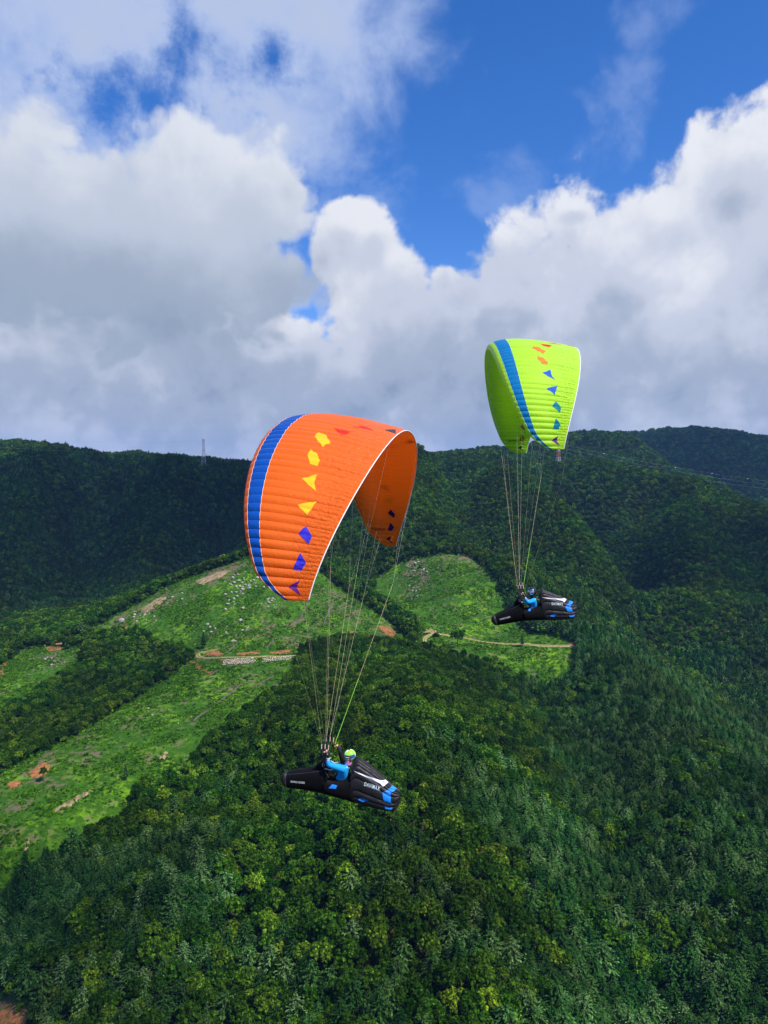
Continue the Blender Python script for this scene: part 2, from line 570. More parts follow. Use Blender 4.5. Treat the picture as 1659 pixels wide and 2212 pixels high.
SPOTS = [hits([(395, 1798), (428, 1785), (424, 1806), (404, 1810)], 200, 500), hits([(592, 1938), (606, 1936), (603, 1962), (590, 1958)], 200, 400),
         hits([(533, 1905), (548, 1905), (546, 1916), (536, 1916)], 200, 400), hits([(-80, 2140), (30, 2142), (70, 2175), (90, 2300), (-80, 2320)], 130, 400)]


def pdist(poly, x, y):
    """distance to a polygon's edge, positive inside"""
    best = np.full(x.shape, 1e9)
    for i in range(len(poly)):
        a, b = poly[i, :2], poly[(i + 1) % len(poly), :2]
        ab = b - a
        t = np.clip(((x - a[0]) * ab[0] + (y - a[1]) * ab[1]) / (ab @ ab + 1e-9), 0, 1)
        best = np.minimum(best, np.hypot(x - a[0] - t * ab[0], y - a[1] - t * ab[1]))
    return np.where(inside(poly, x, y), best, -best)


def open_ground(x, y):
    """metres inside a clearing (negative: in the woods)"""
    d = np.maximum(np.maximum(pdist(HILL, x, y), pdist(WEST, x, y)), pdist(GLADE, x, y))
    for s in SPOTS:
        d = np.maximum(d, pdist(s, x, y))
    return d + (fbm(x / 9, y / 9, 3, 31) - 0.5) * 7


# ------------------------------------------------------------------ ground sheet
def ground_material():
    m = bpy.data.materials.new('ground')
    m.use_nodes = True
    T = NT(m.node_tree)
    b = T.n['Principled BSDF']
    g = T.new('ShaderNodeNewGeometry')
    pos = g.outputs['Position']
    at = T.new('ShaderNodeAttribute', attribute_name='cover')
    soil = T.new('ShaderNodeAttribute', attribute_name='soil')
    n1 = T.noise(pos, 0.028, 5.0, 0.6)
    n2 = T.noise(pos, 0.22, 5.0, 0.65)
    n3 = T.noise(pos, 0.9, 3.0, 0.6)
    grass = T.mix(T.sstep(n1, 0.40, 0.66), (0.038, 0.128, 0.005), (0.155, 0.305, 0.009))
    grass = T.mix(T.sstep(n2, 0.42, 0.62), T.mix(n3, (0.022, 0.072, 0.004), (0.040, 0.112, 0.006)), grass)
    bare = T.mix(n3, (0.11, 0.08, 0.05), (0.20, 0.15, 0.095))
    k = T.math('ADD', T.math('MULTIPLY', soil.outputs['Fac'], 0.40), T.math('ADD', T.math('MULTIPLY_ADD', n2, 1.7, -0.85), T.math('MULTIPLY_ADD', T.noise(pos, 0.07, 4.0, 0.6), 1.6, -0.8)))
    col = T.mix(T.sstep(k, 0.12, 0.5), grass, bare)
    wood = T.mix(n3, (0.022, 0.026, 0.012), (0.05, 0.048, 0.024))
    col = T.mix(T.sstep(at.outputs['Fac'], 0.35, 0.6), wood, col)
    T.l.new(col, b.inputs['Base Color'])
    b.inputs['Roughness'].default_value = 0.95
    b.inputs['Specular IOR Level'].default_value = 0.1
    bp = T.new('ShaderNodeBump')
    bp.inputs['Strength'].default_value = 0.9
    bp.inputs['Distance'].default_value = 1.3
    T.l.new(T.math('ADD', n2, T.math('MULTIPLY', n3, 0.5)), bp.inputs['Height'])
    T.l.new(bp.outputs[0], b.inputs['Normal'])
    return m


NAZ, NRO = 520, 470
FAN_AZ = np.radians(np.linspace(-46, 46, NAZ))
FAN_R = 130 * (6000 / 130) ** np.linspace(0, 1, NRO)
BARE = [(pts, s) for pts, s in [
    (hits([(440, 1235), (530, 1206), (545, 1222), (470, 1262), (430, 1265)], 500, 860), 0.95), (hits([(200, 1357), (370, 1266), (420, 1280), (300, 1340), (220, 1370)], 500, 860), 0.6),
    (hits([(700, 1262), (780, 1305), (860, 1354), (850, 1385), (760, 1350), (690, 1330)], 500, 860), 0.62), (hits([(560, 1330), (700, 1330), (740, 1380), (640, 1400), (440, 1400)], 500, 860), 0.45),
    (hits([(-60, 1690), (0, 1672), (160, 1590), (300, 1510), (320, 1530), (200, 1630), (60, 1720), (-60, 1760)], 300, 600), 0.55),
    (hits([(-60, 1760), (40, 1745), (60, 1830), (-60, 1880)], 250, 500), 0.5), (hits([(410, 1420), (560, 1440), (560, 1500), (430, 1500)], 400, 650), 0.35),
    (hits([(880, 1207), (960, 1197), (1032, 1207), (1040, 1222), (930, 1222), (880, 1225)], 600, 900), 0.8), (hits([(868, 1235), (905, 1215), (940, 1240), (930, 1262), (890, 1296), (872, 1290)], 600, 900), 0.75),
    (hits([(60, 1400), (170, 1400), (170, 1440), (110, 1450), (60, 1440)], 500, 800), 0.7), (SPOTS[3], 0.9), (SPOTS[1], 1.0), (SPOTS[2], 1.0), (SPOTS[0], 0.4)]]


def bare_amount(x, y):
    s = np.zeros(x.shape)
    for poly, a in BARE:
        c = poly[:, :2].mean(0)
        size = np.abs(poly[:, :2] - c).max()
        d = pdist(poly, x, y)
        s = np.maximum(s, a * np.clip(0.5 + d / (0.5 * size + 3), 0, 1))
    return s


def build_ground():
    A, Rr = np.meshgrid(FAN_AZ, FAN_R)
    X, Y = np.sin(A) * Rr, np.cos(A) * Rr
    # the rest of the country round the camera, coarse
    az2 = np.radians(np.linspace(46, 314, 90))
    A2, R2 = np.meshgrid(az2, np.concatenate([[2.0], FAN_R[::10], [6000]]))
    X2, Y2 = np.sin(A2) * R2, np.cos(A2) * R2
    V, F, cov, soil = [], [], [], []
    for XX, YY, fine in ((X, Y, True), (X2, Y2, False)):
        Zz = land(XX, YY)
        o = len(V)
        nr, nc = XX.shape
        V += np.stack([XX.ravel(), YY.ravel(), Zz.ravel()], 1).tolist()
        i = (np.arange(nr - 1)[:, None] * nc + np.arange(nc - 1)[None]).ravel() + o
        F += np.stack([i, i + 1, i + nc + 1, i + nc], 1).tolist()
        if fine:
            near = (YY < 1000).ravel()
            c = np.zeros(nr * nc)
            s = np.zeros(nr * nc)
            c[near] = np.clip(0.5 + (open_ground(XX.ravel()[near], YY.ravel()[near]) + 4.0) / 6, 0, 1)
            s[near] = bare_amount(XX.ravel()[near], YY.ravel()[near])
            cov += c.tolist()
            soil += s.tolist()
        else:
            cov += [0.0] * (nr * nc)
            soil += [0.0] * (nr * nc)
    # under the camera, and out to the horizon
    o = len(V)
    az3 = np.radians(np.linspace(-180, 180, 121))
    for r in (6000, 8000, 10000, 12000):
        xx, yy = np.sin(az3) * r, np.cos(az3) * r
        zz = land(xx, yy) - (2 if r == 6000 else 0)
        V += np.stack([xx, yy, zz], 1).tolist()
        cov += [0.0] * 121
        soil += [0.0] * 121
    for j in range(3):
        for k in range(120):
            a = o + j * 121 + k
            F.append((a, a + 1, a + 122, a + 121))
    o = len(V)
    a4 = np.radians(np.linspace(-46, 46, 12))
    for r in (2.0, 60.0, 131.0):
        xx, yy = np.sin(a4) * r, np.cos(a4) * r
        V += np.stack([xx, yy, land(xx, yy) - 0.2], 1).tolist()
        cov += [0.0] * 12
        soil += [0.0] * 12
    for j in range(2):
        for k in range(11):
            a = o + j * 12 + k
            F.append((a, a + 1, a + 13, a + 12))
    me = bpy.data.meshes.new('ground')
    me.from_pydata(V, [], F)
    for nm, dat in (('cover', cov), ('soil', soil)):
        t = me.attributes.new(nm, 'FLOAT', 'POINT')
        t.data.foreach_set('value', np.array(dat, dtype=np.float32))
    me.update()
    o = link('ground', me, ground_material(), smooth=True)
    # face normals up
    tag(o, kind='structure')
    return o


ground = build_ground()

# ------------------------------------------------------------------ trees
def leaf_material(name, stops, trans=0.35, patch=True):
    m = bpy.data.materials.new(name)
    m.use_nodes = True
    T = NT(m.node_tree)
    T.n.clear()
    out = T.new('ShaderNodeOutputMaterial')
    oi = T.new('ShaderNodeObjectInfo')
    col = ramp(T, oi.outputs['Random'], stops, 'LINEAR')
    if patch:                                   # stands of the same kind share a tone
        n = T.noise(oi.outputs['Location'], 0.016, 3.0, 0.6)
        hs = T.new('ShaderNodeHueSaturation')
        T.put(hs.inputs['Hue'], T.sstep(n, 0.3, 0.7, 0.485, 0.515))
        T.put(hs.inputs['Value'], T.sstep(n, 0.3, 0.7, 0.72, 1.32))
        T.l.new(col, hs.inputs['Color'])
        col = hs.outputs[0]
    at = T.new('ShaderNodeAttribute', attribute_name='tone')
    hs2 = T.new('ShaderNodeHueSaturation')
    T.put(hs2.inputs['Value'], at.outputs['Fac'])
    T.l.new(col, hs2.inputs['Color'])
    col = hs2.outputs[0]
    d = T.new('ShaderNodeBsdfDiffuse')
    t = T.new('ShaderNodeBsdfTranslucent')
    T.l.new(col, d.inputs['Color'])
    T.l.new(T.mix(0.5, col, (0.12, 0.20, 0.02)), t.inputs['Color'])
    mx = T.new('ShaderNodeMixShader')
    mx.inputs[0].default_value = trans
    T.l.new(d.outputs[0], mx.inputs[1])
    T.l.new(t.outputs[0], mx.inputs[2])
    T.l.new(mx.outputs[0], out.inputs['Surface'])
    return m


M_BROAD = leaf_material('broad_leaves', [(0.0, (0.010, 0.036, 0.002)), (0.45, (0.024, 0.070, 0.004)), (0.75, (0.050, 0.112, 0.007)), (0.93, (0.078, 0.150, 0.009)), (1.0, (0.125, 0.200, 0.011))], 0.2)
M_CONI = leaf_material('needles', [(0.0, (0.009, 0.036, 0.006)), (0.45, (0.022, 0.066, 0.012)), (0.75, (0.046, 0.108, 0.023)), (1.0, (0.088, 0.160, 0.046))], 0.12)
M_BARK = mat('bark', (0.10, 0.075, 0.055), 0.9, spec=0.1)
M_RUST = leaf_material('rusty_needles', [(0.0, (0.16, 0.055, 0.03)), (1.0, (0.20, 0.07, 0.035))], 0.2, False)
M_LIME = leaf_material('lime_leaves', [(0.0, (0.16, 0.24, 0.018)), (1.0, (0.20, 0.28, 0.022))], 0.35, False)


def cards(cent, nrm, size, rng, aspect=1.0, jitter=0.5, axis=None):
    """leaf-sized quads at cent facing nrm, bent a little along their length"""
    n = len(cent)
    nn = nrm + rng.normal(size=(n, 3)) * jitter
    nn /= np.linalg.norm(nn, axis=1, keepdims=True) + 1e-9
    a = rng.normal(size=(n, 3)) if axis is None else axis + rng.normal(size=(n, 3)) * 0.15
    a -= nn * (a * nn).sum(1, keepdims=True)
    a /= np.linalg.norm(a, axis=1, keepdims=True) + 1e-9
    b = np.cross(nn, a)
    s = size[:, None]
    V = np.concatenate([cent - a * s * aspect, cent + b * s * 0.75, cent + a * s * aspect - nn * s * 0.25, cent - b * s * 0.75], 0)
    i = np.arange(n)
    F = np.stack([i, i + n, i + 2 * n, i + 3 * n], 1)
    return V, F


def set_tone(me, tone):
    t = me.attributes.new('tone', 'FLOAT', 'POINT')
    t.data.foreach_set('value', np.asarray(tone, dtype=np.float32))


def blob_core(r, seed, squash=0.8, zc=0.0):
    bm = bmesh.new()
    bmesh.ops.create_icosphere(bm, subdivisions=2, radius=1.0)
    rng = np.random.default_rng(seed)
    for v in bm.verts:
        k = r * rng.uniform(0.75, 1.0)
        v.co = Vector((v.co.x * k, v.co.y * k, v.co.z * k * squash + zc))
    V = np.array([v.co[:] for v in bm.verts])
    F = [tuple(x.index for x in f.verts) for f in bm.faces]
    bm.free()
    return V, F


def broad_crown(name, seed, h=11.0, r=3.2, nclump=34, ncard=30, csize=0.34, material=None):
    rng = np.random.default_rng(seed)
    Vs, Fs, tone, off = [], [], [], 0
    cz = h - r * 0.95
    sx, sy = rng.uniform(0.85, 1.15, 2)
    for k in range(nclump):
        # clumps spread over the upper two thirds of the crown, uneven radius
        ct = 1 - (k + 0.5) / nclump * 1.45
        st = math.sqrt(max(0, 1 - ct * ct))
        ph = k * 2.399963 + rng.uniform(-0.5, 0.5)
        rr = r * rng.uniform(0.58, 1.0)
        c = np.array([math.cos(ph) * st * rr * sx, math.sin(ph) * st * rr * sy, cz + ct * rr * 0.92])
        cr = rng.uniform(0.55, 1.05) * r / 3.2
        d = rng.normal(size=(ncard, 3))
        d[:, 2] += 0.45
        d /= np.linalg.norm(d, axis=1, keepdims=True)
        p = c + d * cr * rng.uniform(0.65, 1.05, (ncard, 1))
        v, f = cards(p, d, rng.uniform(0.7, 1.35, ncard) * csize, rng, 1.0, 0.45)
        Vs.append(v)
        Fs.append(f + off)
        off += len(v)
        tn = rng.uniform(0.72, 1.3) * np.clip(rng.lognormal(0.0, 0.42, ncard), 0.35, 2.6)
        tone.append(np.tile(tn, 4))
    cv, cf = blob_core(r * 0.66, seed + 5, 0.85, cz)
    V = np.concatenate(Vs + [cv * np.array([sx, sy, 1])])
    F = np.concatenate(Fs).tolist() + [tuple(i + off for i in q) for q in cf]
    tone = np.concatenate(tone + [np.full(len(cv), 0.6)])  # core tone lowered to stand for the shade inside the crown
    me = bpy.data.meshes.new(name)
    me.from_pydata(V.tolist(), [], F)
    set_tone(me, tone)
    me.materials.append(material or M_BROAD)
    me.update()
    return me


def conifer_crown(name, seed, h=13.0, r=2.7, lev=14, br=9, ncard=10, csize=0.29, material=None):
    rng = np.random.default_rng(seed)
    P, N, A, S_, tn = [], [], [], [], []
    for l in range(lev):
        u = l / (lev - 1)
        z = h * (0.34 + 0.65 * u)
        rl = r * (1 - u ** 2.3) ** 0.8 * rng.uniform(0.72, 1.12) + 0.3
        nb = max(4, int(br * (1 - 0.4 * u)))
        ph0 = rng.uniform(0, 7)
        for b in range(nb):
            ph = ph0 + 2 * math.pi * b / nb + rng.uniform(-0.25, 0.25)
            L = rl * rng.uniform(0.75, 1.15)
            out = np.array([math.cos(ph), math.sin(ph), 0])
            tb = rng.uniform(0.7, 1.3)
            nc = ncard if L > 0.7 else 3
            for k in range(nc):
                q = (k + 0.7) / nc
                drop = -0.18 * L * q + 0.16 * L * q * q
                p = out * L * q + np.array([0, 0, z + drop])
                side = np.array([-out[1], out[0], 0]) * rng.uniform(-0.28, 0.28) * (0.5 + q)
                P.append(p + side)
                N.append(np.array([0, 0, 1]) + out * 0.35)
                A.append(out + np.array([0, 0, -0.1 + 0.5 * q]) + side)
                S_.append(csize * rng.uniform(0.75, 1.25) * (0.55 + 0.45 * (1 - u)))
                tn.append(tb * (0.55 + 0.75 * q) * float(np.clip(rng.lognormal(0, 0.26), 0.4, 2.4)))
    P, N, A, S_ = map(np.array, (P, N, A, S_))
    V, F = cards(P, N, S_, rng, 1.35, 0.3, A)
    n = len(V)
    # inner cone closes the stem side; its low tone paints the crown's inner shade
    cv, cf = [], []
    for j, (zz, rr) in enumerate(((0.2, 0.55), (0.45, 0.5), (0.75, 0.28), (1.0, 0.02))):
        for k in range(7):
            q = 2 * math.pi * k / 7 + j
            cv.append((math.cos(q) * r * rr, math.sin(q) * r * rr, h * zz))
    for j in range(3):
        for k in range(7):
            cf.append((n + j * 7 + k, n + j * 7 + (k + 1) % 7, n + j * 7 + 7 + (k + 1) % 7, n + j * 7 + 7 + k))
    me = bpy.data.meshes.new(name)
    me.from_pydata(V.tolist() + cv, [], F.tolist() + cf)
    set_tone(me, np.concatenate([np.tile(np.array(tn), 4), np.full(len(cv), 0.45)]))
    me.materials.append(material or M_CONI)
    me.update()
    return me


def trunk_mesh(name, h, r, seed):
    rng = np.random.default_rng(seed)
    lean = rng.normal(size=2) * 0.12
    main = [(lean[0] * (z / h) ** 2 * h * 0.5, lean[1] * (z / h) ** 2 * h * 0.5, z) for z in np.linspace(-1.0, h, 6)]
    parts = [tube(main, [r * (1.25 - 0.95 * i / 5) for i in range(6)], 6)]
    for k in range(4):
        z = h * rng.uniform(0.45, 0.75)
        a = rng.uniform(0, 7)
        q = Vector((math.cos(a), math.sin(a), 0))
        p0 = Vector((0, 0, z))
        parts.append(tube([p0, p0 + q * h * 0.1 + Vector((0, 0, h * 0.07)), p0 + q * h * 0.18 + Vector((0, 0, h * 0.17))], [r * 0.5, r * 0.35, r * 0.15], 4))
    V, F = join(parts)
    me = mesh(name, V, F)
    me.materials.append(M_BARK)
    return me


BROAD = [(broad_crown('crown', 100 + i, h=random.uniform(9.5, 12.5), r=random.uniform(2.9, 4.0)), trunk_mesh('trunk', 8.5, 0.2, 200 + i)) for i in range(7)]
CONI = [(conifer_crown('crown', 300 + i, h=random.uniform(9.0, 12.0), r=random.uniform(3.0, 4.0)), trunk_mesh('trunk', 10.0, 0.2, 400 + i)) for i in range(7)]
BROAD_FAR = [broad_crown('far_crown', 500 + i, h=10.5, r=3.3, nclump=20, ncard=9, csize=0.62) for i in range(5)]
CONI_FAR = [conifer_crown('far_crown', 600 + i, h=10.5, r=3.6, lev=9, br=6, ncard=3, csize=0.75) for i in range(4)]


# which parts of the land the camera can see (with room for a step aside)
def viewshed():
    az = np.radians(np.linspace(-40, 40, 300))
    r = 150 * (3600 / 150) ** np.linspace(0, 1, 420)
    A, Rr = np.meshgrid(az, r)
    Z = land(np.sin(A) * Rr, np.cos(A) * Rr)
    top = (Z + 11) / Rr
    run = np.maximum.accumulate((Z + 7) / Rr, 0)
    run = np.vstack([np.full((1, 300), -9.0), run[:-1]])
    vis = top > run - 0.006
    # grow sideways
    v = vis.copy()
    for s in (1, 2, 3):
        v[:, s:] |= vis[:, :-s]
        v[:, :-s] |= vis[:, s:]
    for s in (1, 2):
        v[s:] |= v[:-s]
    return az, r, v


VS_AZ, VS_R, VS = viewshed()


def seen(x, y):
    a = np.arctan2(x, y)
    r = np.hypot(x, y)
    i = np.clip(np.round((a - VS_AZ[0]) / (VS_AZ[1] - VS_AZ[0])).astype(int), 0, 299)
    j = np.clip(np.round(np.log(r / 150) / math.log(3600 / 150) * 419).astype(int), 0, 419)
    return VS[j, i]


def scatter(y0, y1, step, margin=0.09):
    xs = np.arange(-y1 * 0.68 - 30, y1 * 0.68 + 30, step)
    ys = np.arange(y0, y1, step * 0.87)
    X, Y = np.meshgrid(xs, ys)
    X = X + (np.arange(len(ys))[:, None] % 2) * step * 0.5
    X = (X + RNG.uniform(-0.36, 0.36, X.shape) * step).ravel()
    Y = (Y + RNG.uniform(-0.36, 0.36, Y.shape) * step).ravel()
    k = (np.abs(X) < Y * (0.526 + margin) + 12) & (Y > y0)
    X, Y = X[k], Y[k]
    k = seen(X, Y)
    X, Y = X[k], Y[k]
    Z = land(X, Y)
    # inside the lower edge of the frame
    k = (Z + 14) / Y > math.tan(-R(35 + 3.3 + 4))
    return X[k], Y[k], Z[k]


def conifer_share(x, y):
    s = x / y
    w = np.clip((s - 0.02 - 0.22 * (fbm(x / 90, y / 90, 2, 44) - 0.5)) / 0.25, 0, 1) * np.clip((950 - y) / 250, 0, 1) * 0.62
    w = np.maximum(w, np.clip((300 - y) / 60, 0, 1) * np.clip((0.25 - s) / 0.2, 0.35, 1) * 0.50)
    w = np.maximum(w, np.clip((380 - y) / 60, 0, 1) * np.clip((-0.16 - s) / 0.1, 0, 1) * 0.5)
    w = np.maximum(w, np.clip((-0.1 - s) / 0.1, 0, 1) * np.clip((y - 850) / 100, 0, 1) * 0.4)
    return w + 0.03


ROAD_A = hits([(640, 1416), (530, 1419), (440, 1421), (428, 1415), (470, 1403)], 400, 720)
ROAD_B = hits([(884, 1401), (905, 1399), (917, 1391), (918, 1380), (928, 1372), (985, 1375), (1080, 1390), (1245, 1396)], 450, 760)
trees = []        # x, y, z, scale, kind(0 broad, 1 conifer), detail(0 near, 1 far)
for y0, y1, step, sc in ((150, 285, 4.4, 1.0), (285, 400, 3.8, 0.86), (400, 620, 3.3, 0.75), (620, 1250, 3.9, 0.84), (1250, 1900, 5.4, 1.12), (1900, 3400, 8.0, 1.6)):
    X, Y, Z = scatter(y0, y1, step)
    og = np.full(X.shape, -99.0)
    k = Y < 1000
    og[k] = open_ground(X[k], Y[k])
    k = og < 0.3
    X, Y, Z = X[k], Y[k], Z[k]
    patch = fbm(X / 38, Y / 38, 3, 77)
    con = (patch * 0.65 + RNG.random(len(X)) * 0.35) < (0.17 + conifer_share(X, Y) * 0.75)
    s = sc * np.where(con, 1.12, 1.0) * (0.66 + 0.62 * RNG.random(len(X)) ** 1.3) * (0.85 + 0.3 * fbm(X / 25, Y / 25, 2, 91))
    trees.append(np.stack([X, Y, Z, s, con.astype(float), np.full(len(X), 0.0 if y1 <= 700 else 1.0)], 1))
# young growth that rags the forest edges
X, Y, Z = scatter(200, 900, 2.6)
og = open_ground(X, Y)
k = (og > -3.5) & (og < 3.0) & (RNG.random(len(X)) < 0.42 * np.clip(1.2 - np.abs(og) / 4, 0, 1))
for pl in (ROAD_A, ROAD_B):
    for a, b in zip(pl[:-1], pl[1:]):
        ab = b[:2] - a[:2]
        t = np.clip(((X - a[0]) * ab[0] + (Y - a[1]) * ab[1]) / (ab @ ab), 0, 1)
        k &= np.hypot(X - a[0] - t * ab[0], Y - a[1] - t * ab[1]) > 5
X, Y, Z = X[k], Y[k], Z[k]
trees.append(np.stack([X, Y, Z - 0.6, RNG.uniform(0.25, 0.62, len(X)), (RNG.random(len(X)) < 0.12).astype(float), np.zeros(len(X))], 1))
trees = np.concatenate(trees)
print('trees', len(trees))


def in_frame(x, y, z):
    c, s = math.cos(CAM_PITCH), math.sin(CAM_PITCH)
    dep = y * c - z * s
    up = y * s + z * c
    px = CXP + FPX * x / dep
    py = CYP - FPX * up / dep
    return (px > 8) & (px < 1650) & (py > 0) & (py < 2200)


def visible_now(t):
    return in_frame(t[:, 0], t[:, 1], t[:, 2] + 9 * t[:, 3])


# the largest in view become trees of their own, everything else the woods behind them
order = np.argsort(np.linalg.norm(trees[:, :3], axis=1))
vis = visible_now(trees)
own = np.zeros(len(trees), bool)
for kind in (0, 1):
    pick = [i for i in order if vis[i] and trees[i, 4] == kind and trees[i, 3] > 0.65][:290]
    own[pick] = True



def forest(name, pts, protos, label, cat):
    col = bpy.data.collections.new(name + '_kinds')
    for i, me in enumerate(protos):
        col.objects.link(bpy.data.objects.new('%s_kind_%02d' % (name, i), me))
    me = bpy.data.meshes.new(name)
    me.from_pydata(pts[:, :3].tolist(), [], [])
    n = len(pts)
    for nm, typ, dat in (('sc', 'FLOAT', pts[:, 3]), ('rz', 'FLOAT', RNG.uniform(0, 6.283, n)), ('wd', 'FLOAT', RNG.uniform(0.85, 1.2, n))):
        t = me.attributes.new(nm, typ, 'POINT')
        t.data.foreach_set('value', dat.astype(np.float32))
    t = me.attributes.new('pick', 'INT', 'POINT')
    t.data.foreach_set('value', RNG.integers(0, len(protos), n).astype(np.int32))
    o = link(name, me)
    g = bpy.data.node_groups.new(name, 'GeometryNodeTree')
    g.interface.new_socket('Geometry', in_out='INPUT', socket_type='NodeSocketGeometry')
    g.interface.new_socket('Geometry', in_out='OUTPUT', socket_type='NodeSocketGeometry')
    N, L = g.nodes, g.links
    gi, go = N.new('NodeGroupInput'), N.new('NodeGroupOutput')
    ip = N.new('GeometryNodeInstanceOnPoints')
    ci = N.new('GeometryNodeCollectionInfo')
    ci.inputs['Collection'].default_value = col
    ci.inputs['Separate Children'].default_value = True
    ci.inputs['Reset Children'].default_value = True

    def attr(nm, typ):
        a = N.new('GeometryNodeInputNamedAttribute')
        a.data_type = typ
        a.inputs['Name'].default_value = nm
        return a.outputs['Attribute']
    rot = N.new('ShaderNodeCombineXYZ')
    L.new(attr('rz', 'FLOAT'), rot.inputs[2])
    scl = N.new('ShaderNodeCombineXYZ')
    mu = N.new('ShaderNodeMath')
    mu.operation = 'MULTIPLY'
    L.new(attr('sc', 'FLOAT'), mu.inputs[0])
    L.new(attr('wd', 'FLOAT'), mu.inputs[1])
    L.new(mu.outputs[0], scl.inputs[0])
    L.new(mu.outputs[0], scl.inputs[1])
    L.new(attr('sc', 'FLOAT'), scl.inputs[2])
    L.new(gi.outputs[0], ip.inputs['Points'])
    L.new(ci.outputs[0], ip.inputs['Instance'])
    ip.inputs['Pick Instance'].default_value = True
    L.new(attr('pick', 'INT'), ip.inputs['Instance Index'])
    L.new(rot.outputs[0], ip.inputs['Rotation'])
    L.new(scl.outputs[0], ip.inputs['Scale'])
    L.new(ip.outputs[0], go.inputs[0])
    md = o.modifiers.new('trees', 'NODES')
    md.node_group = g
    tag(o, label, cat, None, 'stuff')
    return o


rest = trees[~own]
f_near = rest[:, 5] == 0
forest('broadleaf_forest', rest[f_near & (rest[:, 4] == 0)], [b[0] for b in BROAD], 'dense green broadleaf forest covering the near spur', 'forest')
forest('conifer_forest', rest[f_near & (rest[:, 4] == 1)], [b[0] for b in CONI], 'dark blue-green conifer forest on the near slopes', 'forest')
forest('mountain_broadleaf_forest', rest[~f_near & (rest[:, 4] == 0)], BROAD_FAR, 'dark broadleaf forest covering the mountains beyond the clearings', 'forest')
forest('mountain_conifer_forest', rest[~f_near & (rest[:, 4] == 1)], CONI_FAR, 'conifers mixed into the forest of the mountains', 'forest')


def place_tree(name, proto, x, y, z, s, rz, label, group, wide=1.0):
    e = empty(name, (x, y, z), (0, 0, rz))
    e.scale = (s * wide, s * wide, s)
    for nm, me in (('crown', proto[0]), ('trunk', proto[1])):
        o = bpy.data.objects.new(nm, me)
        C.objects.link(o)
        o.parent = e
    tag(e, label, 'tree', group)
    return e


ZONES = [((0, 415, 0, 1900), 'left of the near pilot beside the clearing'), ((0, 415, 1900, 2060), 'on the dark lower left slope'), ((0, 415, 2060, 2300), 'in the bottom left corner'),
         ((415, 830, 0, 1900), 'straight below the near pilot'), ((415, 830, 1900, 2060), 'left of centre on the lower spur'), ((415, 830, 2060, 2300), 'at the bottom edge left of centre'),
         ((830, 1245, 0, 1900), 'right of the near harness'), ((830, 1245, 1900, 2060), 'right of centre on the lower spur'), ((830, 1245, 2060, 2300), 'at the bottom edge right of centre'),
         ((1245, 1700, 0, 1900), 'on the slope at the right edge'), ((1245, 1700, 1900, 2060), 'on the lower right slope'), ((1245, 1700, 2060, 2300), 'in the bottom right corner')]


def zone(x, y, z):
    c, s_ = math.cos(CAM_PITCH), math.sin(CAM_PITCH)
    dep, up = y * c - z * s_, y * s_ + z * c
    px, py = CXP + FPX * x / dep, CYP - FPX * up / dep
    for (a, b, t, u), nm in ZONES:
        if a <= px < b and t <= py < u:
            return nm
    return 'in the foreground forest'


for i in np.where(own)[0]:
    x, y, z, s, kind, _ = trees[i]
    zn = zone(x, y, z + 9 * s)
    size = 'large' if s > 1.06 else ('small' if s < 0.86 else 'mid-sized')
    if kind == 0:
        place_tree('broadleaf_tree', random.choice(BROAD), x, y, z, s, random.uniform(0, 6.28), '%s round green broadleaf tree %s' % (size, zn), '%s broadleaf trees %s' % (size, zn))
    else:
        place_tree('conifer_tree', random.choice(CONI), x, y, z, s, random.uniform(0, 6.28), '%s blue-green conifer %s' % (size, zn), '%s conifers %s' % (size, zn))

# ------------------------------------------------------------------ road and cut banks
def surf_noise_mat(name, c1, c2, scale, c3=None, s3=0.2, rough=0.95, bump=0.6, dist=0.3):
    m = bpy.data.materials.new(name)
    m.use_nodes = True
    T = NT(m.node_tree)
    b = T.n['Principled BSDF']
    g = T.new('ShaderNodeNewGeometry').outputs['Position']
    n = T.noise(g, scale, 6.0, 0.65)
    col = T.mix(T.sstep(n, 0.3, 0.7), c1, c2)
    if c3:
        col = T.mix(T.sstep(T.noise(g, s3, 5.0, 0.65), 0.50, 0.62), col, c3)
    T.l.new(col, b.inputs['Base Color'])
    b.inputs['Roughness'].default_value = rough
    b.inputs['Specular IOR Level'].default_value = 0.15
    bp = T.new('ShaderNodeBump')
    bp.inputs['Strength'].default_value = bump
    bp.inputs['Distance'].default_value = dist
    T.l.new(n, bp.inputs['Height'])
    T.l.new(bp.outputs[0], b.inputs['Normal'])
    return m


M_ROAD = surf_noise_mat('dirt_road', (0.34, 0.22, 0.10), (0.52, 0.38, 0.20), 0.6, (0.20, 0.22, 0.05), 0.35)
M_RED = surf_noise_mat('red_soil', (0.24, 0.085, 0.028), (0.44, 0.18, 0.065), 0.7, (0.09, 0.10, 0.03), 0.30, bump=0.9, dist=0.6)
M_TAN = surf_noise_mat('tan_soil', (0.26, 0.17, 0.09), (0.42, 0.29, 0.17), 0.7, (0.10, 0.13, 0.04), 0.30, bump=0.9, dist=0.6)


def smooth_line(p, n):
    """Catmull-Rom through the given points"""
    p = np.asarray(p, float)
    q = np.vstack([2 * p[0] - p[1], p, 2 * p[-1] - p[-2]])
    out = []
    for i in range(len(p) - 1):
        a, b, c, d = q[i], q[i + 1], q[i + 2], q[i + 3]
        for t in np.linspace(0, 1, n, endpoint=False):
            out.append(0.5 * (2 * b + (c - a) * t + (2 * a - 5 * b + 4 * c - d) * t * t + (3 * b - a - 3 * c + d) * t ** 3))
    out.append(p[-1])
    return np.array(out)


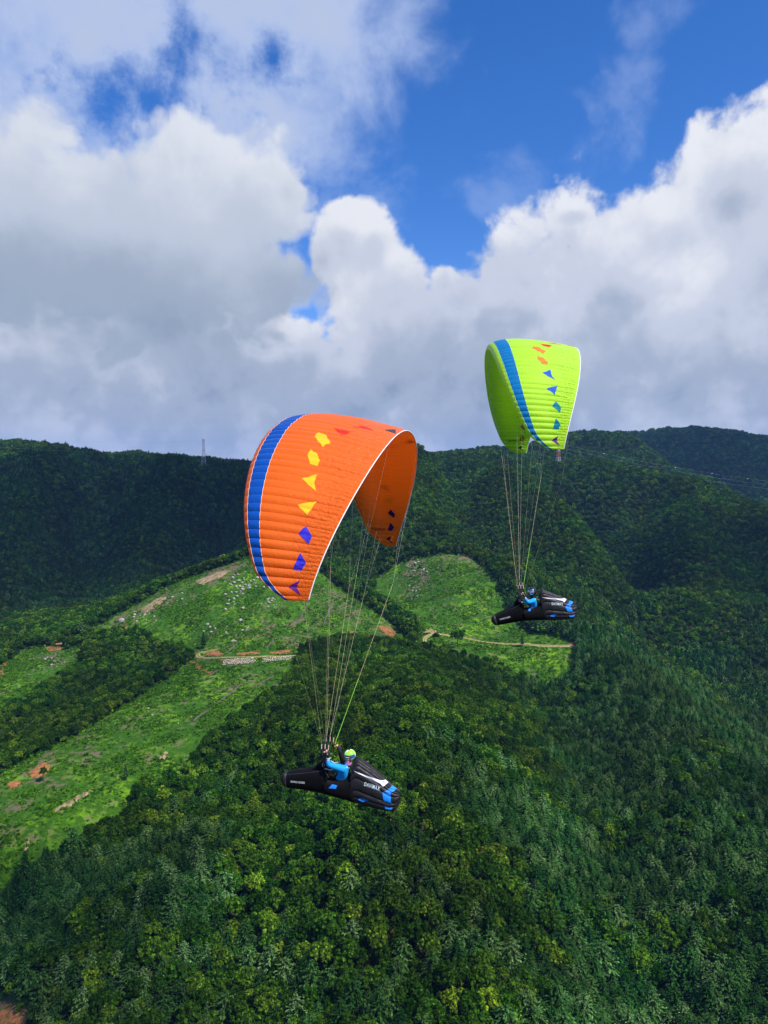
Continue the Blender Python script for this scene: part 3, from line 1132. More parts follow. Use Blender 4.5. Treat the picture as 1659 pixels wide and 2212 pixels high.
def strip(name, line, width, m, lift=0.25, kind='structure'):
    L = smooth_line(line, 14)[:, :2]
    d = np.gradient(L, axis=0)
    d /= np.linalg.norm(d, axis=1, keepdims=True)
    nrm = np.stack([-d[:, 1], d[:, 0]], 1)
    V, F = [], []
    n = len(L)
    wv = width * (0.9 + 0.3 * fbm(np.arange(n) / 4.0, np.zeros(n), 2, 3))
    for k, s in enumerate((-0.5, -0.25, 0, 0.25, 0.5)):
        q = L + nrm * (s * wv)[:, None]
        z = land(q[:, 0], q[:, 1]) + lift - abs(s) * 0.25
        V += np.column_stack([q, z]).tolist()
    for k in range(4):
        for i in range(n - 1):
            a = k * n + i
            F.append((a, a + 1, a + n + 1, a + n))
    o = link(name, mesh(name, V, F), m, smooth=True)
    if kind:
        tag(o, kind=kind)
    return o


ROAD1 = hits([(690, 1409), (640, 1416), (580, 1418), (530, 1419), (470, 1421), (440, 1421), (428, 1417), (430, 1411), (445, 1408), (470, 1403)], 400, 720)
strip('dirt_road', ROAD1, 3.3, M_ROAD)
ROAD2 = hits([(884, 1401), (905, 1399), (917, 1391), (918, 1380), (928, 1372), (950, 1370), (985, 1375), (1030, 1384), (1080, 1390), (1150, 1393), (1245, 1396), (1290, 1396)], 450, 760)
strip('dirt_road', ROAD2, 3.3, M_ROAD)
ROAD3 = hits([(80, 1392), (110, 1388), (150, 1390), (200, 1386), (215, 1384)], 500, 780)
strip('dirt_road', ROAD3, 3.5, M_ROAD)
M_VERGE = surf_noise_mat('road_grass', (0.07, 0.13, 0.015), (0.16, 0.21, 0.03), 0.8)
for L_ in (ROAD1, ROAD2):
    strip('road_grass', L_, 0.8, M_VERGE, 0.36)


def bank(poly, m, seed, bulge=0.5, name='soil_bank'):
    """a lump of bare cut earth lying on the slope"""
    c = poly[:, :2].mean(0)
    n = 26
    lo, hi = poly[:, :2].min(0) - 1, poly[:, :2].max(0) + 1
    xs, ys = np.linspace(lo[0], hi[0], n * 2), np.linspace(lo[1], hi[1], n * 2)
    X, Y = np.meshgrid(xs, ys)
    D = pdist(poly, X, Y) + (fbm(X / 3 + seed, Y / 3, 3, seed) - 0.5) * 4.0
    Z = land(X, Y) + np.clip(D, -3, 2.0) * bulge * 0.5 + (fbm(X / 1.5, Y / 1.5, 3, seed + 3) - 0.35) * 0.5
    keep = (D[:-1, :-1] > -0.3) & (D[1:, 1:] > -0.3) & (D[:-1, 1:] > -0.3) & (D[1:, :-1] > -0.3)
    V = np.stack([X.ravel(), Y.ravel(), Z.ravel()], 1)
    F = [(i * 2 * n + j, i * 2 * n + j + 1, (i + 1) * 2 * n + j + 1, (i + 1) * 2 * n + j) for i in range(2 * n - 1) for j in range(2 * n - 1) if keep[i, j]]
    used = sorted({k for f in F for k in f})
    mp = {k: i for i, k in enumerate(used)}
    if not used:
        return None
    o = link(name, mesh(name, V[used], [tuple(mp[k] for k in f) for f in F]), m, smooth=True)
    tag(o, kind='structure')
    return o


for i, (pl, mm) in enumerate([
        ([(440, 1414), (452, 1405), (475, 1408), (484, 1414), (470, 1418)], M_RED), ([(500, 1412), (530, 1409), (556, 1406), (562, 1412), (530, 1416)], M_RED),
        ([(580, 1410), (612, 1403), (634, 1406), (630, 1411), (600, 1414)], M_RED), ([(470, 1425), (520, 1424), (524, 1430), (480, 1431)], M_RED),
        ([(404, 1430), (416, 1428), (440, 1444), (464, 1456), (458, 1460), (428, 1446)], M_RED), ([(762, 1390), (782, 1378), (806, 1376), (812, 1388), (784, 1400)], M_RED),
        ([(870, 1396), (884, 1384), (902, 1390), (900, 1402), (882, 1404)], M_RED), ([(912, 1364), (930, 1359), (942, 1362), (938, 1367), (916, 1368)], M_TAN),
        ([(1228, 1386), (1248, 1386), (1248, 1392), (1230, 1393)], M_RED), ([(0, 1430), (14, 1418), (18, 1436), (10, 1458), (2, 1462)], M_RED), ([(160, 1386), (206, 1378), (214, 1386), (190, 1394), (160, 1396)], M_RED),
        ([(96, 1400), (124, 1388), (136, 1394), (132, 1404), (100, 1408)], M_RED), ([(118, 1752), (136, 1738), (166, 1720), (196, 1704), (200, 1708), (168, 1730), (134, 1754)], M_TAN),
        ([(346, 1636), (356, 1624), (362, 1626), (356, 1640)], M_TAN), ([(62, 1668), (92, 1648), (104, 1654), (100, 1676), (72, 1682)], M_RED), ([(2, 1672), (12, 1666), (16, 1672), (6, 1680)], M_RED),
        ([(20, 1690), (40, 1682), (44, 1694), (24, 1704)], M_RED), ([(50, 1830), (62, 1806), (68, 1810), (56, 1842)], M_TAN), ([(-20, 2190), (20, 2165), (60, 2176), (70, 2215), (-20, 2225)], M_RED),
        ([(592, 1938), (604, 1938), (602, 1956), (592, 1954)], M_RED), ([(533, 1905), (546, 1905), (544, 1914), (536, 1914)], M_RED),
        ([(700, 1406), (716, 1398), (724, 1410), (708, 1414)], M_RED), ([(815, 1352), (836, 1350), (858, 1366), (850, 1378), (828, 1368)], M_RED), ([(735, 1376), (760, 1364), (770, 1376), (748, 1388)], M_RED),
        ([(300, 1318), (340, 1292), (360, 1290), (350, 1304), (312, 1326)], M_TAN), ([(225, 1368), (262, 1352), (280, 1356), (250, 1372)], M_RED), ([(420, 1256), (470, 1236), (500, 1232), (480, 1246), (436, 1264)], M_TAN)]):
    bank(hits(pl, 180, 820), mm, 40 + i)


# ------------------------------------------------------------------ boulders and the stone wall
def rock_mesh(seed, flat=0.75, sub=2):
    rng = np.random.default_rng(seed)
    bm = bmesh.new()
    bmesh.ops.create_icosphere(bm, subdivisions=sub, radius=1.0)
    dirs = rng.normal(size=(7, 3))
    dirs /= np.linalg.norm(dirs, axis=1, keepdims=True)
    lim = rng.uniform(0.55, 0.95, 7)
    sc = rng.uniform(0.75, 1.2, 3)
    for v in bm.verts:
        p = np.array(v.co[:])
        for dd, l in zip(dirs, lim):
            k = p @ dd
            if k > l:
                p = p - dd * (k - l) * 0.9
        p = p * (1 + rng.uniform(-0.05, 0.05)) * sc
        p[2] *= flat
        v.co = Vector(p)
    me = bpy.data.meshes.new('boulder')
    bm.to_mesh(me)
    bm.free()
    return me


M_ROCK = surf_noise_mat('granite', (0.26, 0.235, 0.20), (0.45, 0.41, 0.36), 1.1, (0.24, 0.23, 0.19), 0.5, 0.9, 0.7, 0.2)
ROCKS = [rock_mesh(900 + i) for i in range(8)]
for me in ROCKS:
    me.materials.append(M_ROCK)


def boulder(p, r, label, group=None):
    o = bpy.data.objects.new('boulder', random.choice(ROCKS))
    C.objects.link(o)
    o.location = (p[0], p[1], p[2] + r * 0.25)
    o.scale = (r, r * random.uniform(0.8, 1.2), r * random.uniform(0.8, 1.15))
    o.rotation_euler = (random.uniform(-0.3, 0.3), random.uniform(-0.3, 0.3), random.uniform(0, 6.28))
    return tag(o, label, 'boulder', group)


def patch_points(cx, cy, rx, ry, n, dmin=500, dmax=900, tilt=0.0):
    out = []
    while len(out) < n:
        a, b = random.gauss(0, 0.5), random.gauss(0, 0.5)
        if a * a + b * b > 1.3:
            continue
        out.append((cx + rx * (a * math.cos(tilt) - b * math.sin(tilt) * ry / rx), cy + ry * b + rx * a * math.sin(tilt)))
    return hits(out, dmin, dmax)


for p, r, lb in [(hit(259, 1362, 500, 800), 3.6, 'largest pale boulder, lower of a pair beside the dark trees on the bouldery hillside'),
                 (hit(263, 1342, 500, 800), 3.3, 'large pale split boulder standing just above the largest boulder of the hillside'),
                 (hit(456, 1366, 500, 800), 2.0, 'rounded pale boulder standing alone in the grass left of the boulder scree'),
                 (hit(448, 1350, 500, 800), 1.8, 'upright pale boulder, upper of two in the grass above the tree clump'),
                 (hit(505, 1398 - 12, 500, 800), 2.1, 'broad grey boulder low on the bouldery slope above the road'),
                 (hit(520, 1340, 500, 800), 1.8, 'tall pale boulder at the middle of the bouldery slope'),
                 (hit(492, 1306, 500, 800), 2.6, 'blocky boulder in the upper scree below the wing tip'),
                 (hit(898, 1387, 500, 800), 1.1, 'small white rock at the edge of the dirt road bend')]:
    boulder(p, r, lb)
for (cx, cy, rx, ry, n, r, lb, gr) in [
        (528, 1262, 44, 26, 46, 1.5, 'pale rock in the upper scree of the grassy hill beside the orange wing', 'rocks of the upper scree'),
        (505, 1300, 30, 22, 22, 1.3, 'pale rock in the upper scree of the grassy hill beside the orange wing', 'rocks of the upper scree'),
        (582, 1302, 22, 14, 26, 1.3, 'pale rock under the lower tip of the orange wing', 'rocks under the orange wing tip'),
        (480, 1355, 60, 22, 34, 1.0, 'pale rock scattered across the middle of the bouldery slope', 'rocks of the middle slope'),
        (370, 1290, 70, 30, 30, 0.95, 'small rock on the bare upper ridge of the bouldery hill', 'rocks along the bare ridge'),
        (310, 1335, 45, 16, 16, 1.3, 'pale rock on the ridge near the pair of large boulders', 'rocks near the large pair'),
        (905, 1225, 26, 14, 46, 1.25, 'grey rock in the stony top of the far clearing', 'rocks at the top of the far clearing'),
        (900, 1270, 26, 26, 40, 0.95, 'pale rock in the stony streak down the far clearing', 'rocks of the stony streak'),
        (1042, 1216, 8, 10, 10, 1.2, 'pale rock at the upper right corner of the far clearing', 'rocks at the clearing corner'),
        (110, 1425, 40, 14, 16, 1.1, 'grey rock on the small clearing at the far left', 'rocks of the small left clearing'),
        (650, 1400, 60, 20, 12, 0.7, 'small pale rock on the slope behind the risers of the near pilot', 'rocks behind the near risers'),
        (330, 1560, 90, 60, 14, 0.6, 'small stone in the grass of the lower left clearing', 'stones of the lower left clearing')]:
    for p in patch_points(cx, cy, rx, ry, n, 380, 880):
        boulder(p, r * random.choice((0.35, 0.45, 0.55, 0.7, 0.9, 1.35)), lb, gr)

M_STONE = surf_noise_mat('wall_stone', (0.42, 0.36, 0.28), (0.66, 0.60, 0.50), 0.8, (0.30, 0.24, 0.18), 0.6, 0.9, 0.6, 0.15)
STONES = []
for i in range(6):
    me = rock_mesh(960 + i, 0.9, 1)
    me.materials.append(M_STONE)
    STONES.append(me)


def stone_wall(a, b, rows, label):
    pa, pb = hit(*a, 400, 720), hit(*b, 400, 720)
    e = empty('stone_retaining_wall', pa)
    L = np.linalg.norm(pb[:2] - pa[:2])
    n = int(L / 1.45)
    d = (pb - pa) / L
    for r in range(rows):
        for k in range(n):
            o = bpy.data.objects.new('stone', random.choice(STONES))
            C.objects.link(o)
            o.parent = e
            s = (k + (r % 2) * 0.5 + random.uniform(-0.15, 0.15)) * 1.45
            q = d * s
            x, y = pa[0] + q[0], pa[1] + q[1]
            base = float(land(np.array([x]), np.array([y]))[0]) - pa[2]
            o.location = (q[0], q[1] + r * 0.35, base + 0.45 + r * 1.05 + random.uniform(-0.12, 0.12))
            f = random.uniform(0.85, 1.1)
            o.scale = (0.85 * f, 0.8, 0.66 * f)
            o.rotation_euler = (random.uniform(-0.25, 0.25), random.uniform(-0.25, 0.25), random.uniform(0, 6.28))
    return tag(e, label, 'wall')


stone_wall((482, 1437), (552, 1431), 4, 'pale dry stone retaining wall below the dirt road, longer and taller left section')
stone_wall((568, 1430), (632, 1424), 3, 'pale dry stone retaining wall below the dirt road, lower right section')

# ------------------------------------------------------------------ trees that stand alone
def lone(px, py, kind, s, label, wide=1.0, dmin=300, dmax=880, name=None):
    p = hit(px, py, dmin, dmax)
    pr = (BROAD if kind == 0 else CONI)[random.randrange(7)]
    return place_tree(name or ('broadleaf_tree' if kind == 0 else 'conifer_tree'), pr, p[0], p[1], p[2], s, random.uniform(0, 6.28), label, None, wide)


lone(988, 1402, 0, 1.45, 'large round tree casting a dark shadow below the bend of the dirt road', 1.25)
lone(941, 1389, 0, 0.8, 'small spreading tree between the road bend and the large round tree', 1.2)
lone(1128, 1396, 1, 1.1, 'narrow dark tree standing at the straight of the dirt road under the far harness', 0.8)
lone(1002, 1374, 0, 0.55, 'little brown-topped tree beside the road above the large round tree')
lone(884, 1374, 0, 1.5, 'dark tree left of the road bend, lower of two', 1.05)
lone(894, 1358, 0, 1.3, 'dark tree left of the road bend, upper of two')
lone(440, 1400, 1, 1.35, 'tall slim pine standing at the hairpin of the upper road', 0.75)
lone(216, 1546, 1, 1.15, 'thin pine with bare trunk at the lower edge of the tree strip', 0.9)
lone(166, 1590, 1, 1.05, 'slim pine leaning out of the tree strip over the bare soil', 0.8)
lone(272, 1690 - 4, 1, 0.8, 'small scrubby pine alone on the lower left clearing', 0.8)
lone(95, 1690, 0, 0.7, 'scrubby dark tree beside the red soil of the lower left clearing')
lone(150, 1402, 0, 1.0, 'bushy dark tree on the small clearing at the far left', 1.3)
lone(690, 1408, 1, 1.5, 'tallest dark pine of the clump at the end of the upper road', 0.95)
lone(712, 1412, 1, 1.3, 'dark pine, second of the clump at the end of the upper road', 0.95)
lone(668, 1414, 0, 1.1, 'dark broadleaf tree at the left of the pine clump by the upper road')
RUST = (conifer_crown('crown', 777, h=11, r=2.3, material=M_RUST), CONI[0][1])
LIME = (broad_crown('crown', 778, h=9.5, r=3.0, material=M_LIME), BROAD[0][1])
p = hit(848, 2066, 170, 400)
place_tree('dead_conifer_tree', RUST, p[0], p[1], p[2], 0.8, 0.3, 'dead rust-brown conifer among the green trees at the bottom', None)
for px, py, s, lb in [(612, 2090, 1.0, 'bright lime-green tree at the bottom centre of the forest'), (503, 2076, 0.8, 'yellow-green tree with a flat top left of the lime-green one'), (768, 2018, 0.7, 'small lime-green tree right above the rust-brown conifer'),
                      (415, 1958, 0.85, 'fresh green tree standing out in the dark lower left forest'), (706, 1990, 0.75, 'lime-green tree left of the small lime one in the lower forest'), (430, 1800, 0.7, 'yellow-green tree at the edge of the little forest meadow')]:
    p = hit(px, py, 170, 450)
    place_tree('lime_green_tree', LIME, p[0], p[1], p[2], s, random.uniform(0, 6), lb, None)

# ------------------------------------------------------------------ low growth on the clearings
M_BUSH = leaf_material('shrub_leaves', [(0.0, (0.020, 0.066, 0.004)), (0.4, (0.042, 0.130, 0.006)), (0.8, (0.080, 0.205, 0.008)), (1.0, (0.14, 0.28, 0.012))], 0.3, False)


def bush(seed, n=26):
    rng = np.random.default_rng(seed)
    d = rng.normal(size=(n, 3))
    d[:, 2] = np.abs(d[:, 2]) * 0.9
    d /= np.linalg.norm(d, axis=1, keepdims=True)
    p = d * rng.uniform(0.35, 0.75, (n, 1)) * np.array([1, 1, 0.85])
    V, F = cards(p, d, rng.uniform(0.16, 0.36, n), rng, 1.0, 0.5)
    me = bpy.data.meshes.new('shrub')
    me.from_pydata(V.tolist(), [], F.tolist())
    set_tone(me, np.tile(np.clip(rng.lognormal(0, 0.4, n), 0.4, 2.2), 4))
    me.materials.append(M_BUSH)
    return me


def shrub_points():
    out = []
    for poly, step in ((HILL, 1.75), (WEST, 2.4), (GLADE, 2.0)):
        lo, hi = poly[:, :2].min(0) - 6, poly[:, :2].max(0) + 6
        xs, ys = np.arange(lo[0], hi[0], step), np.arange(lo[1], hi[1], step)
        X, Y = np.meshgrid(xs, ys)
        X = (X + RNG.uniform(-0.5, 0.5, X.shape) * step * 0.9).ravel()
        Y = (Y + RNG.uniform(-0.5, 0.5, Y.shape) * step * 0.9).ravel()
        og = open_ground(X, Y)
        k = (og > -6) & (np.abs(X) < Y * 0.62) & seen(X, Y)
        X, Y, og = X[k], Y[k], og[k]
        edge = np.clip(1 - np.abs(og + 1.5) / 4.5, 0, 1)
        dens = np.maximum(fbm(X / 16, Y / 16, 4, 55), 0.9 * edge)
        k = RNG.random(len(X)) < np.clip((dens - 0.30) * 3.4, 0.12, 1) * (1 - 0.55 * bare_amount(X, Y))
        X, Y, dens, edge = X[k], Y[k], dens[k], edge[k]
        rd = np.full(X.shape, 99.0)
        for L in (ROAD1, ROAD2, ROAD3):
            q = smooth_line(L, 10)[:, :2]
            rd = np.minimum(rd, np.sqrt(((X[:, None] - q[None, :, 0]) ** 2 + (Y[:, None] - q[None, :, 1]) ** 2)).min(1))
        k = rd > 2.8
        X, Y, dens, edge = X[k], Y[k], dens[k], edge[k]
        s = RNG.uniform(0.6, 1.55, len(X)) * (0.6 + 0.9 * dens) * np.where(RNG.random(len(X)) < 0.03, 1.9, 1.0) * (1 + 1.3 * edge * RNG.random(len(X)))
        out.append(np.stack([X, Y, land(X, Y) - 0.05, s], 1))
    return np.concatenate(out)


sp = shrub_points()
print('shrubs', len(sp))
forest('undergrowth', sp, [bush(1200 + i) for i in range(6)], 'low green shrubs and weeds covering the cleared slopes', 'undergrowth')

M_BRUSH = surf_noise_mat('dry_brush', (0.075, 0.06, 0.048), (0.17, 0.14, 0.115), 1.6, None, rough=1.0, bump=1.0, dist=0.5)


def brush_row(a, b, label, w=1.6):
    pa, pb = hit(*a, 380, 860), hit(*b, 380, 860)
    n = 22
    L = np.linspace(0, 1, n)[:, None] * (pb - pa)[None, :2] + pa[None, :2]
    L += (fbm(np.arange(n * 2).reshape(n, 2) / 3.0, np.zeros((n, 2)), 2, int(a[0])) - 0.5) * 2.5
    z = land(L[:, 0], L[:, 1])
    rad = [w * 0.5 * math.sin(math.pi * (i + 0.6) / (n + 0.2)) ** 0.5 * random.uniform(0.7, 1.2) for i in range(n)]
    V, F = tube([(x, y, h + 0.15) for (x, y), h in zip(L, z)], rad, 7)
    V = [v + Vector((random.gauss(0, 0.12), random.gauss(0, 0.12), random.gauss(0, 0.1))) for v in V]
    o = link('brush_row', mesh('brush_row', V, F), M_BRUSH)
    return tag(o, label, 'brush pile')


for a, b, lb in [((722, 1292), (698, 1352), 'long dark row of dead brush running down the slope right of the orange wing tip'), ((668, 1300), (640, 1350), 'dark row of dead brush below the orange wing tip'),
                 ((600, 1372), (575, 1400), 'short row of dead brush above the road cut'), ((512, 1390), (488, 1412), 'dark brush row beside the boulders above the road hairpin'),
                 ((520, 1480), (470, 1520), 'grey brush row on the slope below the stone wall'), ((590, 1460), (560, 1480), 'short grey brush row right below the stone wall'),
                 ((470, 1448), (440, 1470), 'brush row below the road hairpin'), ((455, 1530), (415, 1560), 'lowest brush row on the slope under the hairpin')]:
    brush_row(a, b, lb)

# ------------------------------------------------------------------ power line
M_STEEL = mat('galvanised_steel', (0.55, 0.57, 0.60), 0.5, spec=0.5)
M_ORG = mat('red_banded_steel', (0.55, 0.17, 0.10), 0.55)
M_WIRE = mat('conductor', (0.35, 0.40, 0.46), 0.5)


def pylon(px, dep, H, label, rz=0.25):
    r = ray(px, 990)
    x = r[0] / r[1] * dep
    z = float(land(np.array([x]), np.array([dep]))[0])
    e = empty('power_pylon', (x, dep, z), (0, 0, rz))

    def hw(u):                      # half width of the body at height share u
        return 4.6 * (1 - u) ** 1.5 * 0.9 + 1.35
    lev = [0, 0.10, 0.20, 0.31, 0.42, 0.52, 0.62, 0.70, 0.78, 0.86, 0.94, 1.0]
    for i in range(len(lev) - 1):
        m = M_ORG if i in (0, 1, 4, 5, 9, 10) else M_STEEL
        u0, u1 = lev[i], lev[i + 1]
        parts = []
        c0 = [Vector((sx * hw(u0), sy * hw(u0), u0 * H)) for sx, sy in ((-1, -1), (1, -1), (1, 1), (-1, 1))]
        c1 = [Vector((sx * hw(u1), sy * hw(u1), u1 * H)) for sx, sy in ((-1, -1), (1, -1), (1, 1), (-1, 1))]
        for k in range(4):
            parts.append(tube([c0[k], c1[k]], 0.30, 4))
            parts.append(tube([c0[k], c1[(k + 1) % 4]], 0.15, 4))
            parts.append(tube([c0[(k + 1) % 4], c1[k]], 0.15, 4))
            parts.append(tube([c1[k], c1[(k + 1) % 4]], 0.17, 4))
        link('body_section', mesh('body_section', *join(parts)), m, e)
    for u, L in ((0.66, 5.6), (0.82, 4.8), (0.96, 4.2)):
        for s in (-1, 1):
            tip = Vector((0, s * L, u * H + 0.4))
            parts = [tube([Vector((sx * hw(u), s * hw(u), u * H + dz)), tip], 0.2, 4) for sx in (-1, 1) for dz in (0, 1.8)]
            arm = link('cross_arm', mesh('cross_arm', *join(parts)), M_STEEL, e)
            link('insulator', mesh('insulator', *tube([tip, tip - Vector((0, 0, 2.2))], [0.16, 0.22], 5)), M_STEEL, arm)
    tag(e, label, 'pylon')
    tips = [Matrix.Translation((x, dep, z)) @ Matrix.Rotation(rz, 4, 'Z') @ Vector((0, s * L, u * H - 1.8)) for u, L in ((0.66, 5.6), (0.82, 4.8), (0.96, 4.2)) for s in (-1, 1)]
    return e, tips


py1, tips1 = pylon(440, 1452, 62, 'red and white lattice power pylon on the wooded ridge left of the orange wing')
py2, tips2 = pylon(1206, 1530, 56, 'lattice power pylon on the ridge, mostly hidden behind the green wing tip', 0.5)


def wires(tips, target, sag, label, group, pick=(0, 2, 4)):
    for j, k in enumerate(pick):
        a = tips[k]
        b = Vector(target) + Vector((0, (k % 2) * 8, (k // 2) * 8.5))
        pts = [a.lerp(b, i / 40) - Vector((0, 0, sag * 4 * (i / 40) * (1 - i / 40))) for i in range(41)]
        o = link('power_line', mesh('power_line', *tube(pts, 0.07, 4)), M_WIRE)
        tag(o, label[j], 'power line', group)


wires(tips1, (-980, 1400, 72), 16, ['lowest of the power lines sagging from the left pylon to the left edge', 'middle power line running from the left pylon to the left edge', 'uppermost power line running from the left pylon to the left edge'], 'power lines of the left pylon')
wires(tips2, (1350, 1750, -70), 26, ['lowest power line dropping from the hidden pylon across the right slopes', 'middle power line crossing the right slopes from the hidden pylon', 'uppermost power line crossing the right slopes towards the right edge'], 'power lines of the right slopes')
M_BALL = {'white': mat('white_ball', (0.85, 0.85, 0.82)), 'red': mat('red_ball', (0.7, 0.12, 0.06))}
for k, u in enumerate((0.10, 0.19, 0.27, 0.36, 0.45, 0.54)):
    a, b = tips2[4], Vector((1350, 1750, -70 + 17))
    p = a.lerp(b, u) - Vector((0, 0, 26 * 4 * u * (1 - u)))
    bm = bmesh.new()
    bmesh.ops.create_icosphere(bm, subdivisions=2, radius=1.0)
    me = bpy.data.meshes.new('marker_ball')
    bm.to_mesh(me)
    bm.free()
    o = link('marker_ball', me, M_BALL['red' if k == 1 else 'white'], smooth=True)
    o.location = p
    tag(o, ('red aviation marker ball, second along the right power line' if k == 1 else '%s white aviation marker ball along the right power line counted from the pylon' % ('first', '', 'third', 'fourth', 'fifth', 'sixth')[k]), 'marker ball', 'marker balls on the right power line')

# ------------------------------------------------------------------ paraglider wings
WA, WB, WZ, WTH, WC0, WCT, WSW, WX0, WN, WSW6, WTW, WN2 = 4.8475, 3.01, 7.495, 1.5887, 2.4501, 0.2517, 0.2623, 0.3808, 2.2527, 0.2805, -0.1613, -0.0033
SEAMS = sorted(set([round(s * (0.957 - 0.0285 * k), 5) for k in range(34) for s in (1, -1)] + [0.9855, -0.9855, 1.0, -1.0]))
SEAM_A = np.array(SEAMS)


def foil(u):
    u = np.clip(u, 0, 1)
    return 0.85 * (0.2969 * np.sqrt(u) - 0.126 * u - 0.3516 * u ** 2 + 0.2843 * u ** 3 - 0.1036 * u ** 4)


def wing_pt(t, u, side, off=0.0):
    """point of the inflated wing: t spanwise -1..1, u chordwise 0 nose..1 tail, side +1 top / -1 underside"""
    t = np.asarray(t, float)
    u = np.asarray(u, float)
    th = WTH * t
    c = WC0 * (1 - (1 - WCT) * np.abs(t) ** WN)
    k = WTW * c * (u - 0.28) * np.abs(t) ** 2 + WN2 * c * (u - 0.28)
    x = WX0 + 0.28 * c - WSW * np.abs(t) ** 2 - WSW6 * np.abs(t) ** 6 - c + (1 - u) * c * (1 - 0.42 * np.clip((np.abs(t) - 0.90) / 0.10, 0, 1) ** 2.4)
    y = WA * np.sin(th) / math.sin(WTH) + k * np.sin(th)
    z = WZ - WB * (1 - np.cos(th)) / (1 - math.cos(WTH)) + k * np.cos(th)
    dy = WA * np.cos(th) / math.sin(WTH)
    dz = -WB * np.sin(th) / (1 - math.cos(WTH))
    n = np.stack([0 * t, -dz, dy], -1)
    n /= np.linalg.norm(n, axis=-1, keepdims=True)
    i = np.clip(np.searchsorted(SEAM_A, t, side='right') - 1, 0, len(SEAM_A) - 2)
    w = SEAM_A[i + 1] - SEAM_A[i]
    s = np.clip((t - SEAM_A[i]) / w, 0, 1)
    wm = w * 6.2
    b1 = np.sin(np.pi * s) ** 0.8
    b2 = np.abs(np.sin(2 * np.pi * s)) ** 0.8 * 0.55
    q = np.clip((u - 0.68) / 0.16, 0, 1)
    lob = b1 * (1 - q) + b2 * q
    tipf = np.clip((1.0 - np.abs(t)) / 0.03, 0.0, 1.0)
    wob = 0.62 + 0.76 * vnoise(i * 1.37 + 0.5, u * 3.5 + i * 0.61, 19)
    bul = lob * wob * wm * 0.155 * np.clip((1 - u) / 0.05, 0.15, 1) * (0.55 + 0.45 * np.clip(u / 0.06, 0, 1))
    thick = foil(u) * c * (1.1 if side > 0 else 0.55) * (0.35 + 0.65 * np.sqrt(tipf))
    h = (thick + bul * (1.0 if side > 0 else 0.75) + off) * (1 if side > 0 else -1)
    return np.stack([x, y, z], -1) + n * np.asarray(h)[..., None]


def fabric(name, col, trans=0.35, gloss=0.10, wr=0.85, dark=0.0):
    m = bpy.data.materials.new(name)
    m.use_nodes = True
    T = NT(m.node_tree)
    T.n.clear()
    out = T.new('ShaderNodeOutputMaterial')
    uv = T.new('ShaderNodeUVMap')
    sp = T.new('ShaderNodeSeparateXYZ')
    T.l.new(uv.outputs[0], sp.inputs[0])
    mp = T.new('ShaderNodeMapping')
    T.l.new(uv.outputs[0], mp.inputs['Vector'])
    mp.inputs['Scale'].default_value = (1.4, 26.0, 1.0)
    mp.inputs['Rotation'].default_value = (0, 0, 0.25)
    wn = T.noise(mp.outputs[0], 1.0, 4.0, 0.6, 0.6)
    tail = T.sstep(sp.outputs[1], 0.55, 0.85, 0.25, 1.0)
    hgt = T.math('MULTIPLY', wn, tail)
    big = T.noise(uv.outputs[0], 0.8, 3.0, 0.5)
    bp = T.new('ShaderNodeBump')
    bp.inputs['Strength'].default_value = wr
    bp.inputs['Distance'].default_value = 0.05
    T.l.new(hgt, bp.inputs['Height'])
    var = T.mix(T.sstep(big, 0.35, 0.7), tuple(c * 0.92 for c in col), tuple(min(1, c * 1.06) for c in col))
    d = T.new('ShaderNodeBsdfDiffuse')
    t = T.new('ShaderNodeBsdfTranslucent')
    g = T.new('ShaderNodeBsdfGlossy')
    g.inputs['Roughness'].default_value = 0.45
    g.inputs['Color'].default_value = (1, 1, 1, 1)
    T.l.new(var, d.inputs['Color'])
    t.inputs['Color'].default_value = (*[max(c, 0.002) ** 0.6 for c in col], 1)
    for n in (d, t, g):
        T.l.new(bp.outputs[0], n.inputs['Normal'])
    m1 = T.new('ShaderNodeMixShader')
    m1.inputs[0].default_value = trans
    T.l.new(d.outputs[0], m1.inputs[1])
    T.l.new(t.outputs[0], m1.inputs[2])
    fr = T.new('ShaderNodeFresnel')
    fr.inputs['IOR'].default_value = 1.35
    m2 = T.new('ShaderNodeMixShader')
    T.put(m2.inputs[0], T.math('MULTIPLY', fr.outputs[0], gloss * 4))
    T.l.new(m1.outputs[0], m2.inputs[1])
    T.l.new(g.outputs[0], m2.inputs[2])
    T.l.new(m2.outputs[0], out.inputs['Surface'])
    return m


U_TOP = np.array([1.0, 0.97, 0.94, 0.9, 0.86, 0.82, 0.77, 0.71, 0.64, 0.57, 0.5, 0.43, 0.36, 0.3, 0.24, 0.198, 0.16, 0.12, 0.085, 0.055, 0.03, 0.012])
U_BOT = np.array([0.0, 0.008, 0.022, 0.04, 0.058, 0.085, 0.13, 0.19, 0.27, 0.36, 0.46, 0.57, 0.68, 0.78, 0.87, 0.94, 1.0])
S_IN = np.array([0.0, 0.08, 0.22, 0.38, 0.5, 0.62, 0.78, 0.92, 1.0])


def put_uv(me, uv):
    lay = me.uv_layers.new(name='UVMap')
    li = np.empty(len(me.loops), dtype=np.int32)
    me.loops.foreach_get('vertex_index', li)
    lay.data.foreach_set('uv', np.asarray(uv, dtype=np.float32)[li].ravel())


